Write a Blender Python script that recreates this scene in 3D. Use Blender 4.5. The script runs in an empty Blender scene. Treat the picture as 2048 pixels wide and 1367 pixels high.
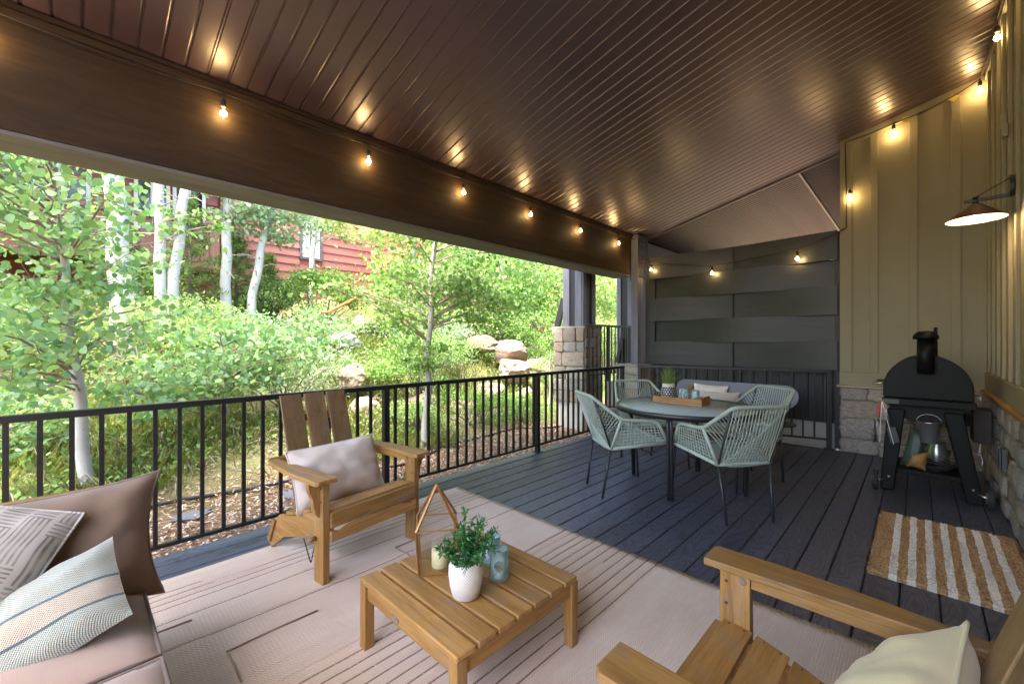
import bpy, bmesh, math, random
import numpy as np
from mathutils import Vector, Matrix, Euler, noise as mnoise

R = math.radians
rng = random.Random(7)
nrg = np.random.default_rng(11)
scene = bpy.context.scene
COL = scene.collection

# ------------------------------------------------------------------ camera, sky, sun, exposure
CAM_H = 1.275
YAW = math.atan(812 / 840.0)
cam_d = bpy.data.cameras.new('camera')
cam_d.sensor_width = 36.0
cam_d.lens = 36.0 * 840.0 / 2048.0
cam_d.clip_start = 0.02
cam_d.clip_end = 600.0
cam = bpy.data.objects.new('camera', cam_d)
COL.objects.link(cam)
cam.location = (0, 0, CAM_H)
cam.rotation_euler = (R(90), 0, YAW)
scene.camera = cam

SUN_TO = Vector((0.20, -0.50, 1.30)).normalized()      # direction towards the sun
world = bpy.data.worlds.new('World')
scene.world = world
world.use_nodes = True
wn = world.node_tree
bg = wn.nodes['Background']
sky = wn.nodes.new('ShaderNodeTexSky')
sky.sky_type = 'NISHITA'
sky.sun_disc = False
sky.sun_elevation = math.asin(SUN_TO.z)
sky.sun_rotation = math.atan2(SUN_TO.x, SUN_TO.y)
sky.air_density = 1.0
sky.dust_density = 3.0
sky.ozone_density = 1.0
wn.links.new(sky.outputs[0], bg.inputs[0])
bg.inputs[1].default_value = 0.15

sun_d = bpy.data.lights.new('sun', 'SUN')
sun_d.energy = 1.3
sun_d.angle = R(22)
sun_d.color = (1.0, 0.95, 0.87)
sun = bpy.data.objects.new('sun', sun_d)
COL.objects.link(sun)
sun.rotation_euler = SUN_TO.to_track_quat('Z', 'Y').to_euler()
sun.location = (0, -5, 20)

vs = scene.view_settings
vs.view_transform = 'Standard'
vs.look = 'None'
vs.exposure = 3.45
vs.gamma = 1.0
vs.use_curve_mapping = False
cy = scene.cycles
cy.use_denoising = True
try:
    cy.denoiser = 'OPENIMAGEDENOISE'
except Exception:
    pass
cy.max_bounces = 10
cy.diffuse_bounces = 5
cy.glossy_bounces = 4
cy.transmission_bounces = 8
cy.transparent_max_bounces = 8
cy.sample_clamp_indirect = 6.0
cy.caustics_reflective = False
cy.caustics_refractive = False

# ------------------------------------------------------------------ node helpers
class NT:
    def __init__(self, name):
        m = bpy.data.materials.new(name)
        m.use_nodes = True
        self.m = m
        self.t = m.node_tree
        self.bsdf = self.t.nodes['Principled BSDF']
        self.out = self.t.nodes['Material Output']
    def n(self, typ, props=None, **inp):
        nd = self.t.nodes.new('ShaderNode' + typ)
        for k, v in (props or {}).items():
            setattr(nd, k, v)
        for k, v in inp.items():
            self.set(nd, k, v)
        return nd
    def set(self, nd, k, v):
        key = int(k[1:]) if k[0] == 'i' and k[1:].isdigit() else k.replace('_', ' ')
        s = nd.inputs[key]
        if isinstance(v, bpy.types.NodeSocket):
            self.t.links.new(v, s)
        else:
            s.default_value = v
    def P(self, **kw):
        for k, v in kw.items():
            self.set(self.bsdf, k, v)
    def coord(self, which='Object', scale=(1, 1, 1), rot=(0, 0, 0), loc=(0, 0, 0)):
        tc = self.n('TexCoord')
        mp = self.n('Mapping', i0=tc.outputs[which], i1=loc, i2=rot, i3=scale)
        return mp.outputs[0]
    def noise(self, vec, scale=5.0, detail=4.0, rough=0.55, dist=0.0):
        return self.n('TexNoise', i0=vec, Scale=scale, Detail=detail, Roughness=rough, Distortion=dist).outputs[0]
    def math(self, op, a, b=None, c=None):
        nd = self.n('Math', {'operation': op}, i0=a)
        if b is not None: self.set(nd, 'i1', b)
        if c is not None: self.set(nd, 'i2', c)
        return nd.outputs[0]
    def ramp(self, fac, stops, interp='LINEAR'):
        nd = self.n('ValToRGB', i0=fac)
        cr = nd.color_ramp
        cr.interpolation = interp
        while len(cr.elements) < len(stops):
            cr.elements.new(0.5)
        for e, (p, c) in zip(cr.elements, stops):
            e.position = p
            e.color = (c[0], c[1], c[2], 1) if not isinstance(c, (int, float)) else (c, c, c, 1)
        return nd.outputs[0]
    def mix(self, fac, a, b, mode='MIX'):
        nd = self.n('MixRGB', {'blend_type': mode}, i0=fac)
        for k, v in (('i1', a), ('i2', b)):
            self.set(nd, k, v if isinstance(v, bpy.types.NodeSocket) else (v[0], v[1], v[2], 1))
        return nd.outputs[0]
    def bump(self, height, strength=0.3, dist=0.01):
        return self.n('Bump', Height=height, Strength=strength, Distance=dist).outputs[0]
    def sep(self, vec):
        return self.n('SeparateXYZ', i0=vec).outputs
    def rand(self):
        return self.n('ObjectInfo').outputs['Random']

M = {}
def c3(r, g, b): return (r, g, b)
def srgb(r, g, b):
    f = lambda v: (v / 255 / 12.92) if v / 255 <= 0.04045 else ((v / 255 + 0.055) / 1.055) ** 2.4
    return (f(r), f(g), f(b))

def m_plain(name, col, rough=0.6, metal=0.0, var=0.12, nscale=8.0, bump=0.0, bscale=60.0, spec=0.5, island=False):
    t = NT(name)
    v = t.coord()
    nz = t.noise(v, nscale, 5)
    f = t.ramp(nz, [(0.3, 1 - var), (0.7, 1 + var)])
    base = t.mix(1.0, col, f, 'MULTIPLY')
    rv = t.math('MULTIPLY_ADD', t.rand(), var * 1.2, 1 - var * 0.6)
    base = t.mix(1.0, base, t.n('CombineXYZ', i0=rv, i1=rv, i2=rv).outputs[0], 'MULTIPLY')
    t.P(Base_Color=base, Roughness=rough, Metallic=metal, Specular_IOR_Level=spec)
    if bump:
        t.P(Normal=t.bump(t.noise(v, bscale, 4), bump, 0.004))
    M[name] = t.m
    return t

def m_wood(name, ca, cb, axis='x', scale=1.0, rough=0.55, knots=True, dark=0.5, spec=0.35):
    t = NT(name)
    st = {'x': (1.2, 14, 14), 'y': (14, 1.2, 14), 'z': (14, 14, 1.2)}[axis]
    tc = t.n('TexCoord')
    off = t.math('MULTIPLY', t.rand(), 17.0)
    add = t.n('VectorMath', {'operation': 'ADD'}, i0=tc.outputs['Object'], i1=t.n('CombineXYZ', i0=off, i1=off, i2=off).outputs[0]).outputs[0]
    v = t.n('Mapping', i0=add, i3=tuple(s * scale for s in st)).outputs[0]
    n1 = t.noise(v, 2.2, 6, 0.6, 0.4)
    n2 = t.noise(v, 9.0, 4, 0.7)
    v2 = t.n('Mapping', i0=add, i3=tuple(s * scale * 0.25 for s in st)).outputs[0]
    n3 = t.noise(v2, 2.5, 3)
    g = t.mix(0.35, n1, n2)
    base = t.ramp(g, [(0.32, tuple(x * dark for x in ca)), (0.46, ca), (0.66, cb)])
    base = t.mix(t.ramp(n3, [(0.42, 0.0), (0.72, 0.6)]), base, tuple(x * dark * 1.1 for x in ca))
    n4 = t.noise(t.n('Mapping', i0=add, i3=(3 * scale, 3 * scale, 3 * scale)).outputs[0], 2.2, 5, 0.65)
    gy = (ca[0] + ca[1] + ca[2]) / 3
    base = t.mix(t.ramp(n4, [(0.50, 0.0), (0.78, 0.5)]), base, (gy * 1.05, gy, gy * 0.9))
    rv = t.math('MULTIPLY_ADD', t.rand(), 0.3, 0.85)
    base = t.mix(1.0, base, t.n('CombineXYZ', i0=rv, i1=rv, i2=rv).outputs[0], 'MULTIPLY')
    t.P(Base_Color=base, Roughness=rough, Specular_IOR_Level=spec, Normal=t.bump(g, 0.25, 0.003))
    M[name] = t.m
    return t

def m_emit(name, col, strength):
    t = NT(name)
    t.P(Base_Color=(*col, 1), Emission_Color=(*col, 1), Emission_Strength=strength)
    M[name] = t.m

def m_leaf(name, cols, trans=0.35, rough=0.5, spec=0.3):
    t = NT(name)
    ri = t.n('NewGeometry').outputs['Random Per Island']
    base = t.ramp(ri, [(i / (len(cols) - 1), c) for i, c in enumerate(cols)])
    t.P(Base_Color=base, Roughness=rough, Specular_IOR_Level=spec)
    tr = t.n('BsdfTranslucent', Color=t.mix(1.0, base, (1.15, 1.2, 0.82), 'MULTIPLY'))
    mx = t.n('MixShader', i0=trans, i1=t.bsdf.outputs[0], i2=tr.outputs[0])
    t.t.links.new(mx.outputs[0], t.out.inputs[0])
    M[name] = t.m

# ------------------------------------------------------------------ mesh helpers
class MB:
    """collects primitive shapes into one mesh"""
    def __init__(self):
        self.v = []; self.f = []; self.sm = []
    def add(self, vs, fs, smooth=False):
        o = len(self.v)
        self.v += [tuple(p) for p in vs]
        self.f += [tuple(i + o for i in f) for f in fs]
        self.sm += [smooth] * len(fs)
        return self
    def box(self, x0, x1, y0, y1, z0, z1):
        return self.add([(x0, y0, z0), (x1, y0, z0), (x1, y1, z0), (x0, y1, z0), (x0, y0, z1), (x1, y0, z1), (x1, y1, z1), (x0, y1, z1)],
                        [(0, 3, 2, 1), (4, 5, 6, 7), (0, 1, 5, 4), (1, 2, 6, 5), (2, 3, 7, 6), (3, 0, 4, 7)])
    def bar(self, p0, p1, w, h, up=(0, 0, 1)):
        """square bar from p0 to p1, w across, h along up"""
        p0 = Vector(p0); p1 = Vector(p1); d = (p1 - p0).normalized(); u = Vector(up)
        s = d.cross(u)
        if s.length < 1e-5: s = d.cross(Vector((1, 0, 0)))
        s.normalize(); u = s.cross(d).normalized()
        vs = []
        for p in (p0, p1):
            for a, b in ((-1, -1), (1, -1), (1, 1), (-1, 1)):
                vs.append(p + s * a * w / 2 + u * b * h / 2)
        return self.add(vs, [(0, 1, 2, 3), (7, 6, 5, 4), (0, 4, 5, 1), (1, 5, 6, 2), (2, 6, 7, 3), (3, 7, 4, 0)])
    def tube(self, pts, r, n=8, closed=False, caps=True):
        pts = [Vector(p) for p in pts]
        m = len(pts)
        rs = r if isinstance(r, (list, tuple)) else [r] * m
        vs = []; fs = []
        ref = Vector((0, 0, 1))
        prev = None
        for i, p in enumerate(pts):
            if closed:
                d = pts[(i + 1) % m] - pts[i - 1]
            else:
                d = pts[min(i + 1, m - 1)] - pts[max(i - 1, 0)]
            d.normalize()
            if prev is None:
                s = d.cross(ref)
                if s.length < 0.05: s = d.cross(Vector((1, 0, 0)))
            else:
                s = prev - d * prev.dot(d)
                if s.length < 1e-4: s = d.cross(ref)
            s.normalize(); prev = s
            u = d.cross(s)
            for k in range(n):
                a = 2 * math.pi * k / n
                vs.append(p + (s * math.cos(a) + u * math.sin(a)) * rs[i])
        rows = m if closed else m - 1
        for i in range(rows):
            j = (i + 1) % m
            for k in range(n):
                l = (k + 1) % n
                fs.append((i * n + k, i * n + l, j * n + l, j * n + k))
        self.add(vs, fs, True)
        if caps and not closed:
            o = len(self.v) - len(vs)
            self.f.append(tuple(o + k for k in range(n))[::-1]); self.sm.append(False)
            self.f.append(tuple(o + (m - 1) * n + k for k in range(n))); self.sm.append(False)
        return self
    def lathe(self, prof, n=24, c=(0, 0, 0), cap=True):
        vs = []; fs = []
        for (r, z) in prof:
            for k in range(n):
                a = 2 * math.pi * k / n
                vs.append((c[0] + r * math.cos(a), c[1] + r * math.sin(a), c[2] + z))
        for i in range(len(prof) - 1):
            for k in range(n):
                l = (k + 1) % n
                fs.append((i * n + k, i * n + l, (i + 1) * n + l, (i + 1) * n + k))
        self.add(vs, fs, True)
        if cap:
            o = len(self.v) - len(vs)
            if prof[0][0] > 1e-4: self.f.append(tuple(o + k for k in range(n))[::-1]); self.sm.append(False)
            if prof[-1][0] > 1e-4: self.f.append(tuple(o + (len(prof) - 1) * n + k for k in range(n))); self.sm.append(False)
        return self
    def prism(self, poly, axis, a, b):
        """2-D polygon extruded along axis from a to b; poly in the two other axes (cyclic order)"""
        n = len(poly)
        def mk(p, t):
            if axis == 'x': return (t, p[0], p[1])
            if axis == 'y': return (p[0], t, p[1])
            return (p[0], p[1], t)
        vs = [mk(p, a) for p in poly] + [mk(p, b) for p in poly]
        fs = [tuple(range(n)), tuple(range(2 * n - 1, n - 1, -1))]
        for i in range(n):
            j = (i + 1) % n
            fs.append((i, i + n, j + n, j))
        return self.add(vs, fs)
    def mesh(self, name):
        me = bpy.data.meshes.new(name)
        me.from_pydata(self.v, [], self.f)
        me.polygons.foreach_set('use_smooth', self.sm)
        bm = bmesh.new(); bm.from_mesh(me)
        bmesh.ops.recalc_face_normals(bm, faces=bm.faces)
        bm.to_mesh(me); bm.free()
        me.update()
        return me
    def build(self, name, mat, parent=None, bevel=0.0, seg=2, **kw):
        return link(name, self.mesh(name), mat, parent, bevel, seg, **kw)

def link(name, me, mat, parent=None, bevel=0.0, seg=2, loc=None, rot=None, scale=None, label=None, cat=None, group=None, kind=None):
    o = bpy.data.objects.new(name, me)
    COL.objects.link(o)
    if mat is not None and me is not None and not me.materials:
        me.materials.append(M[mat])
    if parent is not None: o.parent = parent
    if bevel:
        b = o.modifiers.new('bevel', 'BEVEL'); b.width = bevel; b.segments = seg; b.limit_method = 'ANGLE'; b.angle_limit = R(40)
        b.harden_normals = False
    if loc is not None: o.location = loc
    if rot is not None: o.rotation_euler = rot
    if scale is not None: o.scale = scale
    tag(o, label, cat, group, kind)
    return o

def tag(o, label=None, cat=None, group=None, kind=None):
    if label: o['label'] = label
    if cat: o['category'] = cat
    if group: o['group'] = group
    if kind: o['kind'] = kind
    return o

def thing(name, label=None, cat=None, loc=(0, 0, 0), rz=0.0, group=None, kind=None):
    o = bpy.data.objects.new(name, None)
    o.empty_display_size = 0.1
    COL.objects.link(o)
    o.location = loc; o.rotation_euler = (0, 0, rz)
    return tag(o, label, cat, group, kind)

def copy_tree(o, parent=None):
    c = o.copy(); COL.objects.link(c); c.parent = parent
    for ch in o.children:
        copy_tree(ch, c)
    return c

def np_mesh(name, verts, faces):
    """verts (n,3), faces (m,k) arrays, all faces with k corners"""
    me = bpy.data.meshes.new(name)
    k = faces.shape[1]
    me.vertices.add(len(verts)); me.vertices.foreach_set('co', np.ascontiguousarray(verts, dtype=np.float32).ravel())
    me.loops.add(faces.size); me.loops.foreach_set('vertex_index', np.ascontiguousarray(faces, dtype=np.int32).ravel())
    me.polygons.add(len(faces))
    me.polygons.foreach_set('loop_start', np.arange(0, faces.size, k, dtype=np.int32))
    me.polygons.foreach_set('loop_total', np.full(len(faces), k, dtype=np.int32))
    me.update(calc_edges=True)
    me.validate()
    return me

LEAF_ROUND = np.array([(0, 0, 0), (.38, .22, .06), (.46, .52, .09), (.2, .86, .03), (0, 1.0, -.04), (-.2, .86, .03), (-.46, .52, .09), (-.38, .22, .06)])
LEAF_OVAL = np.array([(0, 0, 0), (.26, .35, .05), (.2, .75, .03), (0, 1, -.04), (-.2, .75, .03), (-.26, .35, .05)])
LEAF_THIN = np.array([(0, 0, 0), (.11, .4, .03), (0, 1, -.03), (-.11, .4, .03)])
def leaves(name, pos, size, tmpl, hang=0.3, up=0.4, flat=None):
    """one leaf per position: random heading, tip hanging a little, blade facing mostly up"""
    n = len(pos)
    az = nrg.uniform(0, 2 * np.pi, n)
    pitch = nrg.normal(-hang, 0.65, n)
    y = np.stack([np.cos(az) * np.cos(pitch), np.sin(az) * np.cos(pitch), np.sin(pitch)], 1)
    up_v = np.stack([nrg.normal(0, 0.6, n), nrg.normal(0, 0.6, n), np.full(n, up * 0.5) + nrg.normal(0, 0.45, n)], 1)
    x = np.cross(y, up_v); x /= np.linalg.norm(x, axis=1, keepdims=True) + 1e-6
    z = np.cross(x, y)
    s = np.asarray(size)[:, None, None] if np.ndim(size) else np.full((n, 1, 1), size)
    k = len(tmpl)
    V = (x[:, None, :] * tmpl[None, :, 0:1] + y[:, None, :] * tmpl[None, :, 1:2] + z[:, None, :] * tmpl[None, :, 2:3]) * s + pos[:, None, :]
    F = np.arange(n * k).reshape(n, k)
    return np_mesh(name, V.reshape(-1, 3), F)

# ------------------------------------------------------------------ materials
m_wood('teak_x', srgb(152, 110, 58), srgb(178, 136, 80), 'x')
m_wood('teak_y', srgb(152, 110, 58), srgb(178, 136, 80), 'y')
m_wood('teak_z', srgb(152, 110, 58), srgb(178, 136, 80), 'z')
m_wood('slat_z', srgb(128, 100, 68), srgb(146, 116, 80), 'z')
m_wood('beam_wood', srgb(60, 45, 32), srgb(76, 57, 41), 'y', 0.5, 0.7, dark=0.72, spec=0.2)
m_wood('grey_wood_z', srgb(112, 110, 122), srgb(140, 137, 146), 'z', 0.7, 0.6, dark=0.75)
m_wood('fence_x', srgb(48, 48, 50), srgb(56, 56, 58), 'x', 0.35, 0.42, dark=0.88)
m_wood('crate_x', srgb(168, 118, 66), srgb(196, 150, 96), 'x', 1.6)
m_wood('red_siding', srgb(146, 92, 82), srgb(168, 112, 100), 'y', 0.5, 0.7, dark=0.8)
m_wood('red_siding_x', srgb(164, 98, 72), srgb(184, 116, 88), 'x', 0.5, 0.7, dark=0.8)
m_wood('brown_siding', srgb(126, 88, 74), srgb(146, 106, 90), 'z', 0.5, 0.7, dark=0.8)
m_wood('weathered', srgb(108, 104, 97), srgb(126, 122, 115), 'y', 0.5, 0.8, dark=0.85)
m_plain('black_metal', srgb(27, 25, 25), 0.38, 0.0, 0.1, 4)
m_plain('dark_leg', srgb(46, 46, 50), 0.4, 0.0, 0.08, 6)
m_plain('grill_black', srgb(14, 13, 13), 0.5, 0.0, 0.15, 6, spec=0.2)
m_plain('steel', srgb(190, 190, 190), 0.28, 0.9, 0.1, 6)
m_plain('bolt', srgb(150, 140, 125), 0.35, 0.8, 0.1, 6)
m_plain('brass', srgb(168, 122, 74), 0.38, 0.75, 0.12, 10)
m_plain('siding', srgb(148, 137, 112), 0.65, 0, 0.05, 3, 0.25, 90)
m_plain('ledge', srgb(176, 164, 148), 0.7, 0, 0.1, 5)
m_plain('mortar', srgb(146, 138, 128), 0.9, 0, 0.2, 12, 0.6, 50)
m_plain('concrete', srgb(190, 186, 180), 0.85, 0, 0.08, 6, 0.3, 60)
m_plain('roofing', srgb(70, 66, 64), 0.9, 0, 0.1, 5)
m_plain('rope', srgb(162, 171, 160), 0.7, 0, 0.08, 30, 0.5, 160)
m_plain('ceramic', srgb(232, 222, 214), 0.55, 0, 0.03, 6)
m_plain('candle', srgb(244, 226, 176), 0.5, 0, 0.03, 6)
m_plain('soil', srgb(86, 62, 46), 0.95, 0, 0.3, 20, 0.7, 60)
m_plain('white_plastic', srgb(214, 214, 214), 0.4, 0, 0.03, 6)
m_plain('red_plastic', srgb(186, 48, 34), 0.4, 0, 0.05, 6)
m_plain('rubber', srgb(44, 44, 44), 0.8, 0, 0.1, 20)
m_plain('cord', srgb(40, 36, 34), 0.7, 0, 0.1, 10)
m_plain('rust_rail', srgb(196, 108, 62), 0.6, 0.0, 0.1, 8)
m_plain('grey_paint', srgb(116, 114, 122), 0.6, 0, 0.05, 4)
m_plain('dark_paint', srgb(44, 42, 44), 0.55, 0, 0.06, 4)
m_plain('board_grey', srgb(76, 74, 78), 0.35, 0, 0.06, 3)
m_plain('red_paint', srgb(150, 82, 70), 0.6, 0, 0.06, 4)
m_plain('dark_glass', srgb(40, 44, 48), 0.08, 0, 0.05, 2, spec=0.8)
m_plain('white_frame', srgb(220, 220, 220), 0.5, 0, 0.03, 4)
m_plain('twig', srgb(150, 132, 118), 0.85, 0, 0.2, 10)
m_plain('bark_dark', srgb(110, 98, 88), 0.9, 0, 0.2, 10, 0.5, 60)
m_plain('sticker', srgb(62, 74, 60), 0.5, 0, 0.05, 8)
m_plain('hopper', srgb(44, 34, 28), 0.6, 0, 0.1, 8)
m_plain('yellow_tag', srgb(226, 198, 92), 0.6, 0, 0.05, 8)
m_emit('bulb_glow', (1.0, 0.62, 0.24), 9.0)
m_emit('lamp_glow', (1.0, 0.72, 0.40), 6.0)

def mat_deck():
    t = NT('decking')
    tc = t.n('TexCoord')
    off = t.math('MULTIPLY', t.rand(), 40.0)
    add = t.n('VectorMath', {'operation': 'ADD'}, i0=tc.outputs['Object'], i1=t.n('CombineXYZ', i0=0.0, i1=off, i2=off).outputs[0]).outputs[0]
    v = t.n('Mapping', i0=add, i3=(9.0, 1.7, 9.0)).outputs[0]
    nz = t.noise(v, 1.0, 1.5, 0.45, 0.2)
    w = t.math('SINE', t.math('MULTIPLY', nz, 95.0))
    w01 = t.math('MULTIPLY_ADD', w, 0.5, 0.5)
    fine = t.noise(t.n('Mapping', i0=add, i3=(120, 6, 60)).outputs[0], 1.0, 4, 0.7)
    blot = t.noise(t.n('Mapping', i0=add, i3=(3, 0.9, 3)).outputs[0], 1.5, 3)
    base = t.ramp(w01, [(0.0, srgb(36, 37, 46)), (0.40, srgb(68, 71, 88)), (1.0, srgb(84, 88, 108))])
    base = t.mix(0.35, base, t.ramp(blot, [(0.3, srgb(56, 53, 60)), (0.7, srgb(82, 86, 106))]))
    base = t.mix(0.25, base, t.ramp(fine, [(0.3, srgb(42, 44, 54)), (0.7, srgb(94, 97, 113))]))
    rv = t.math('MULTIPLY_ADD', t.rand(), 0.25, 0.86)
    base = t.mix(1.0, base, t.n('CombineXYZ', i0=rv, i1=rv, i2=rv).outputs[0], 'MULTIPLY')
    rough = t.math('MULTIPLY_ADD', blot, 0.25, 0.30)
    h = t.math('ADD', w01, t.math('MULTIPLY', fine, 0.5))
    t.P(Base_Color=base, Roughness=rough, Specular_IOR_Level=0.75, Normal=t.bump(h, 0.5, 0.0022))
    M['decking'] = t.m
mat_deck()

def mat_ceiling(name, a, b, rough, spec=0.8):
    t = NT(name)
    v = t.coord('Object', (0.6, 9, 9))
    nz = t.noise(v, 2.0, 4, 0.6)
    base = t.ramp(nz, [(0.3, a), (0.7, b)])
    rv = t.math('MULTIPLY_ADD', t.rand(), 0.2, 0.9)
    base = t.mix(1.0, base, t.n('CombineXYZ', i0=rv, i1=rv, i2=rv).outputs[0], 'MULTIPLY')
    n2 = t.noise(t.coord('Object', (1.2, 1.2, 1.2)), 3.0, 2)
    t.P(Base_Color=base, Roughness=t.math('MULTIPLY_ADD', n2, 0.12, rough - 0.06), Specular_IOR_Level=spec, IOR=1.85, Specular_Tint=(0.98, 0.86, 0.91, 1),
        Normal=t.bump(t.noise(t.coord('Object', (0.7, 0.7, 0.7)), 4.0, 2), 0.06, 0.01))
    M[name] = t.m
mat_ceiling('soffit', srgb(62, 46, 46), srgb(72, 54, 54), 0.37)
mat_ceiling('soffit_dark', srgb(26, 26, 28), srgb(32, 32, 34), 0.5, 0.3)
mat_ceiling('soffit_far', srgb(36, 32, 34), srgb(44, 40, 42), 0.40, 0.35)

def mat_stone(name, cols, bump=0.7):
    t = NT(name)
    r = t.rand()
    base = t.ramp(r, [(i / (len(cols) - 1), c) for i, c in enumerate(cols)])
    off = t.math('MULTIPLY', r, 30.0)
    tc = t.n('TexCoord')
    v = t.n('VectorMath', {'operation': 'ADD'}, i0=tc.outputs['Object'], i1=t.n('CombineXYZ', i0=off, i1=off, i2=off).outputs[0]).outputs[0]
    n1 = t.noise(v, 9.0, 6, 0.65)
    n2 = t.noise(v, 32.0, 5, 0.7)
    base = t.mix(t.ramp(n1, [(0.38, 0.0), (0.66, 0.75)]), base, srgb(128, 118, 112))
    base = t.mix(t.ramp(t.noise(v, 4.0, 3), [(0.58, 0.0), (0.75, 0.32)]), base, srgb(176, 136, 102))
    base = t.mix(1.0, base, t.ramp(n2, [(0.3, 0.78), (0.7, 1.15)]), 'MULTIPLY')
    t.P(Base_Color=base, Roughness=0.85, Specular_IOR_Level=0.25, Normal=t.bump(t.math('ADD', n1, t.math('MULTIPLY', n2, 0.5)), bump, 0.02))
    M[name] = t.m
mat_stone('ashlar', [srgb(196, 184, 176), srgb(168, 160, 162), srgb(206, 190, 178), srgb(184, 166, 150), srgb(210, 200, 194)])
mat_stone('cobble', [srgb(172, 164, 152), srgb(140, 136, 134), srgb(188, 174, 156), srgb(160, 140, 124), srgb(200, 192, 180)])
mat_stone('pier_stone', [srgb(170, 164, 156), srgb(146, 140, 134), srgb(186, 178, 166), srgb(166, 146, 124), srgb(140, 136, 134)])
mat_stone('boulder', [srgb(168, 140, 114), srgb(150, 124, 102), srgb(184, 162, 138)], 1.0)
mat_stone('boulder_pale', [srgb(214, 208, 200), srgb(200, 194, 188)], 0.6)

def mat_ground():
    t = NT('earth')
    v = t.coord('Object')
    n1 = t.noise(v, 0.9, 4); n2 = t.noise(v, 14.0, 6, 0.7); n3 = t.noise(v, 60.0, 4, 0.7)
    soil = t.ramp(n2, [(0.3, srgb(96, 74, 58)), (0.55, srgb(146, 116, 90)), (0.75, srgb(176, 150, 122))])
    green = t.ramp(n3, [(0.3, srgb(112, 116, 72)), (0.7, srgb(152, 158, 104))])
    x = t.sep(v)[0]
    g = t.math('SUBTRACT', t.math('MULTIPLY', x, -0.8), 3.9)
    g = t.math('ADD', g, t.math('MULTIPLY', n1, 1.4))
    g = t.n('Clamp', i0=g).outputs[0]
    g = t.math('MULTIPLY', g, 0.75)
    t.P(Base_Color=t.mix(g, soil, green), Roughness=0.95, Specular_IOR_Level=0.1, Normal=t.bump(t.math('ADD', n2, n3), 0.8, 0.03))
    M['earth'] = t.m
mat_ground()

def mat_chip():
    t = NT('chip')
    ri = t.n('NewGeometry').outputs['Random Per Island']
    base = t.ramp(ri, [(0, srgb(170, 136, 112)), (.25, srgb(204, 178, 156)), (.5, srgb(220, 198, 180)), (.75, srgb(184, 148, 122)), (1, srgb(134, 106, 90))])
    t.P(Base_Color=base, Roughness=0.9, Specular_IOR_Level=0.2)
    M['chip'] = t.m
mat_chip()

def mat_bark():
    t = NT('aspen_bark')
    v = t.coord('Object')
    n1 = t.noise(t.coord('Object', (8, 8, 40)), 1.0, 4, 0.7)
    n2 = t.noise(t.coord('Object', (5, 5, 9)), 1.6, 4, 0.6)
    base = t.ramp(t.noise(v, 3.0, 4), [(0.3, srgb(160, 157, 148)), (0.7, srgb(186, 182, 174))])
    base = t.mix(t.ramp(n1, [(0.60, 0.0), (0.68, 0.45)]), base, srgb(140, 132, 120))
    base = t.mix(t.ramp(n2, [(0.64, 0.0), (0.69, 0.9)]), base, srgb(62, 54, 50))
    t.P(Base_Color=base, Roughness=0.8, Specular_IOR_Level=0.2, Normal=t.bump(n1, 0.3, 0.01))
    M['aspen_bark'] = t.m
mat_bark()

m_leaf('leaf_blue', [srgb(96, 134, 92), srgb(128, 162, 112), srgb(146, 176, 108), srgb(118, 156, 122), srgb(162, 188, 112)], 0.40, 0.4, 0.5)
m_leaf('leaf_lime', [srgb(116, 144, 80), srgb(148, 172, 98), srgb(170, 190, 116), srgb(130, 158, 90), srgb(188, 200, 126)], 0.42)
m_leaf('leaf_mid', [srgb(92, 130, 70), srgb(122, 156, 82), srgb(146, 176, 96), srgb(106, 142, 76), srgb(164, 188, 104)], 0.42)
m_leaf('leaf_dark', [srgb(80, 114, 56), srgb(106, 142, 68), srgb(128, 162, 78), srgb(144, 172, 88)], 0.38)
m_leaf('leaf_sage', [srgb(142, 162, 132), srgb(162, 180, 146), srgb(126, 152, 112), srgb(176, 190, 150)], 0.38)
m_leaf('leaf_pine', [srgb(98, 122, 64), srgb(122, 142, 76), srgb(84, 108, 56), srgb(140, 156, 86)], 0.3)
m_leaf('blade', [srgb(142, 158, 86), srgb(176, 184, 108), srgb(200, 190, 134), srgb(124, 148, 74), srgb(206, 196, 150)], 0.4)
m_leaf('houseplant', [srgb(34, 78, 40), srgb(48, 104, 52), srgb(66, 126, 60), srgb(30, 66, 44)], 0.2, 0.35, 0.5)
m_leaf('dry_grass', [srgb(150, 168, 84), srgb(120, 148, 66), srgb(166, 176, 96)], 0.3)

def mat_glass(name, col, rough=0.02, bump=None, alpha_mix=0.0):
    t = NT(name)
    t.P(Base_Color=(*col, 1), Roughness=rough, IOR=1.45, Transmission_Weight=1.0)
    if bump:
        t.P(Normal=t.bump(t.noise(t.coord(), bump[0], 3), bump[1], 0.01))
    if alpha_mix:
        tr = t.n('BsdfTransparent', Color=(*col, 1))
        mx = t.n('MixShader', i0=alpha_mix, i1=t.bsdf.outputs[0], i2=tr.outputs[0])
        t.t.links.new(mx.outputs[0], t.out.inputs[0])
    M[name] = t.m
mat_glass('pane_glass', (0.97, 0.98, 0.97), 0.0, None, 0.8)
def mat_aqua():
    t = NT('aqua_glass')
    fr = t.n('Fresnel', IOR=1.35).outputs[0]
    al = t.math('MULTIPLY_ADD', fr, 0.9, 0.10)
    t.P(Base_Color=(*srgb(196, 220, 222), 1), Roughness=0.06, Specular_IOR_Level=0.9, Alpha=al, Normal=t.bump(t.noise(t.coord(), 40, 3), 0.3, 0.01))
    M['aqua_glass'] = t.m
mat_aqua()
def mat_rain():
    t = NT('rain_glass')
    nz = t.noise(t.coord(), 46, 3)
    t.P(Base_Color=(*srgb(184, 200, 200), 1), Roughness=0.14, Specular_IOR_Level=1.0, Alpha=0.7, Normal=t.bump(nz, 0.8, 0.012))
    M['rain_glass'] = t.m
mat_rain()
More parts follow.
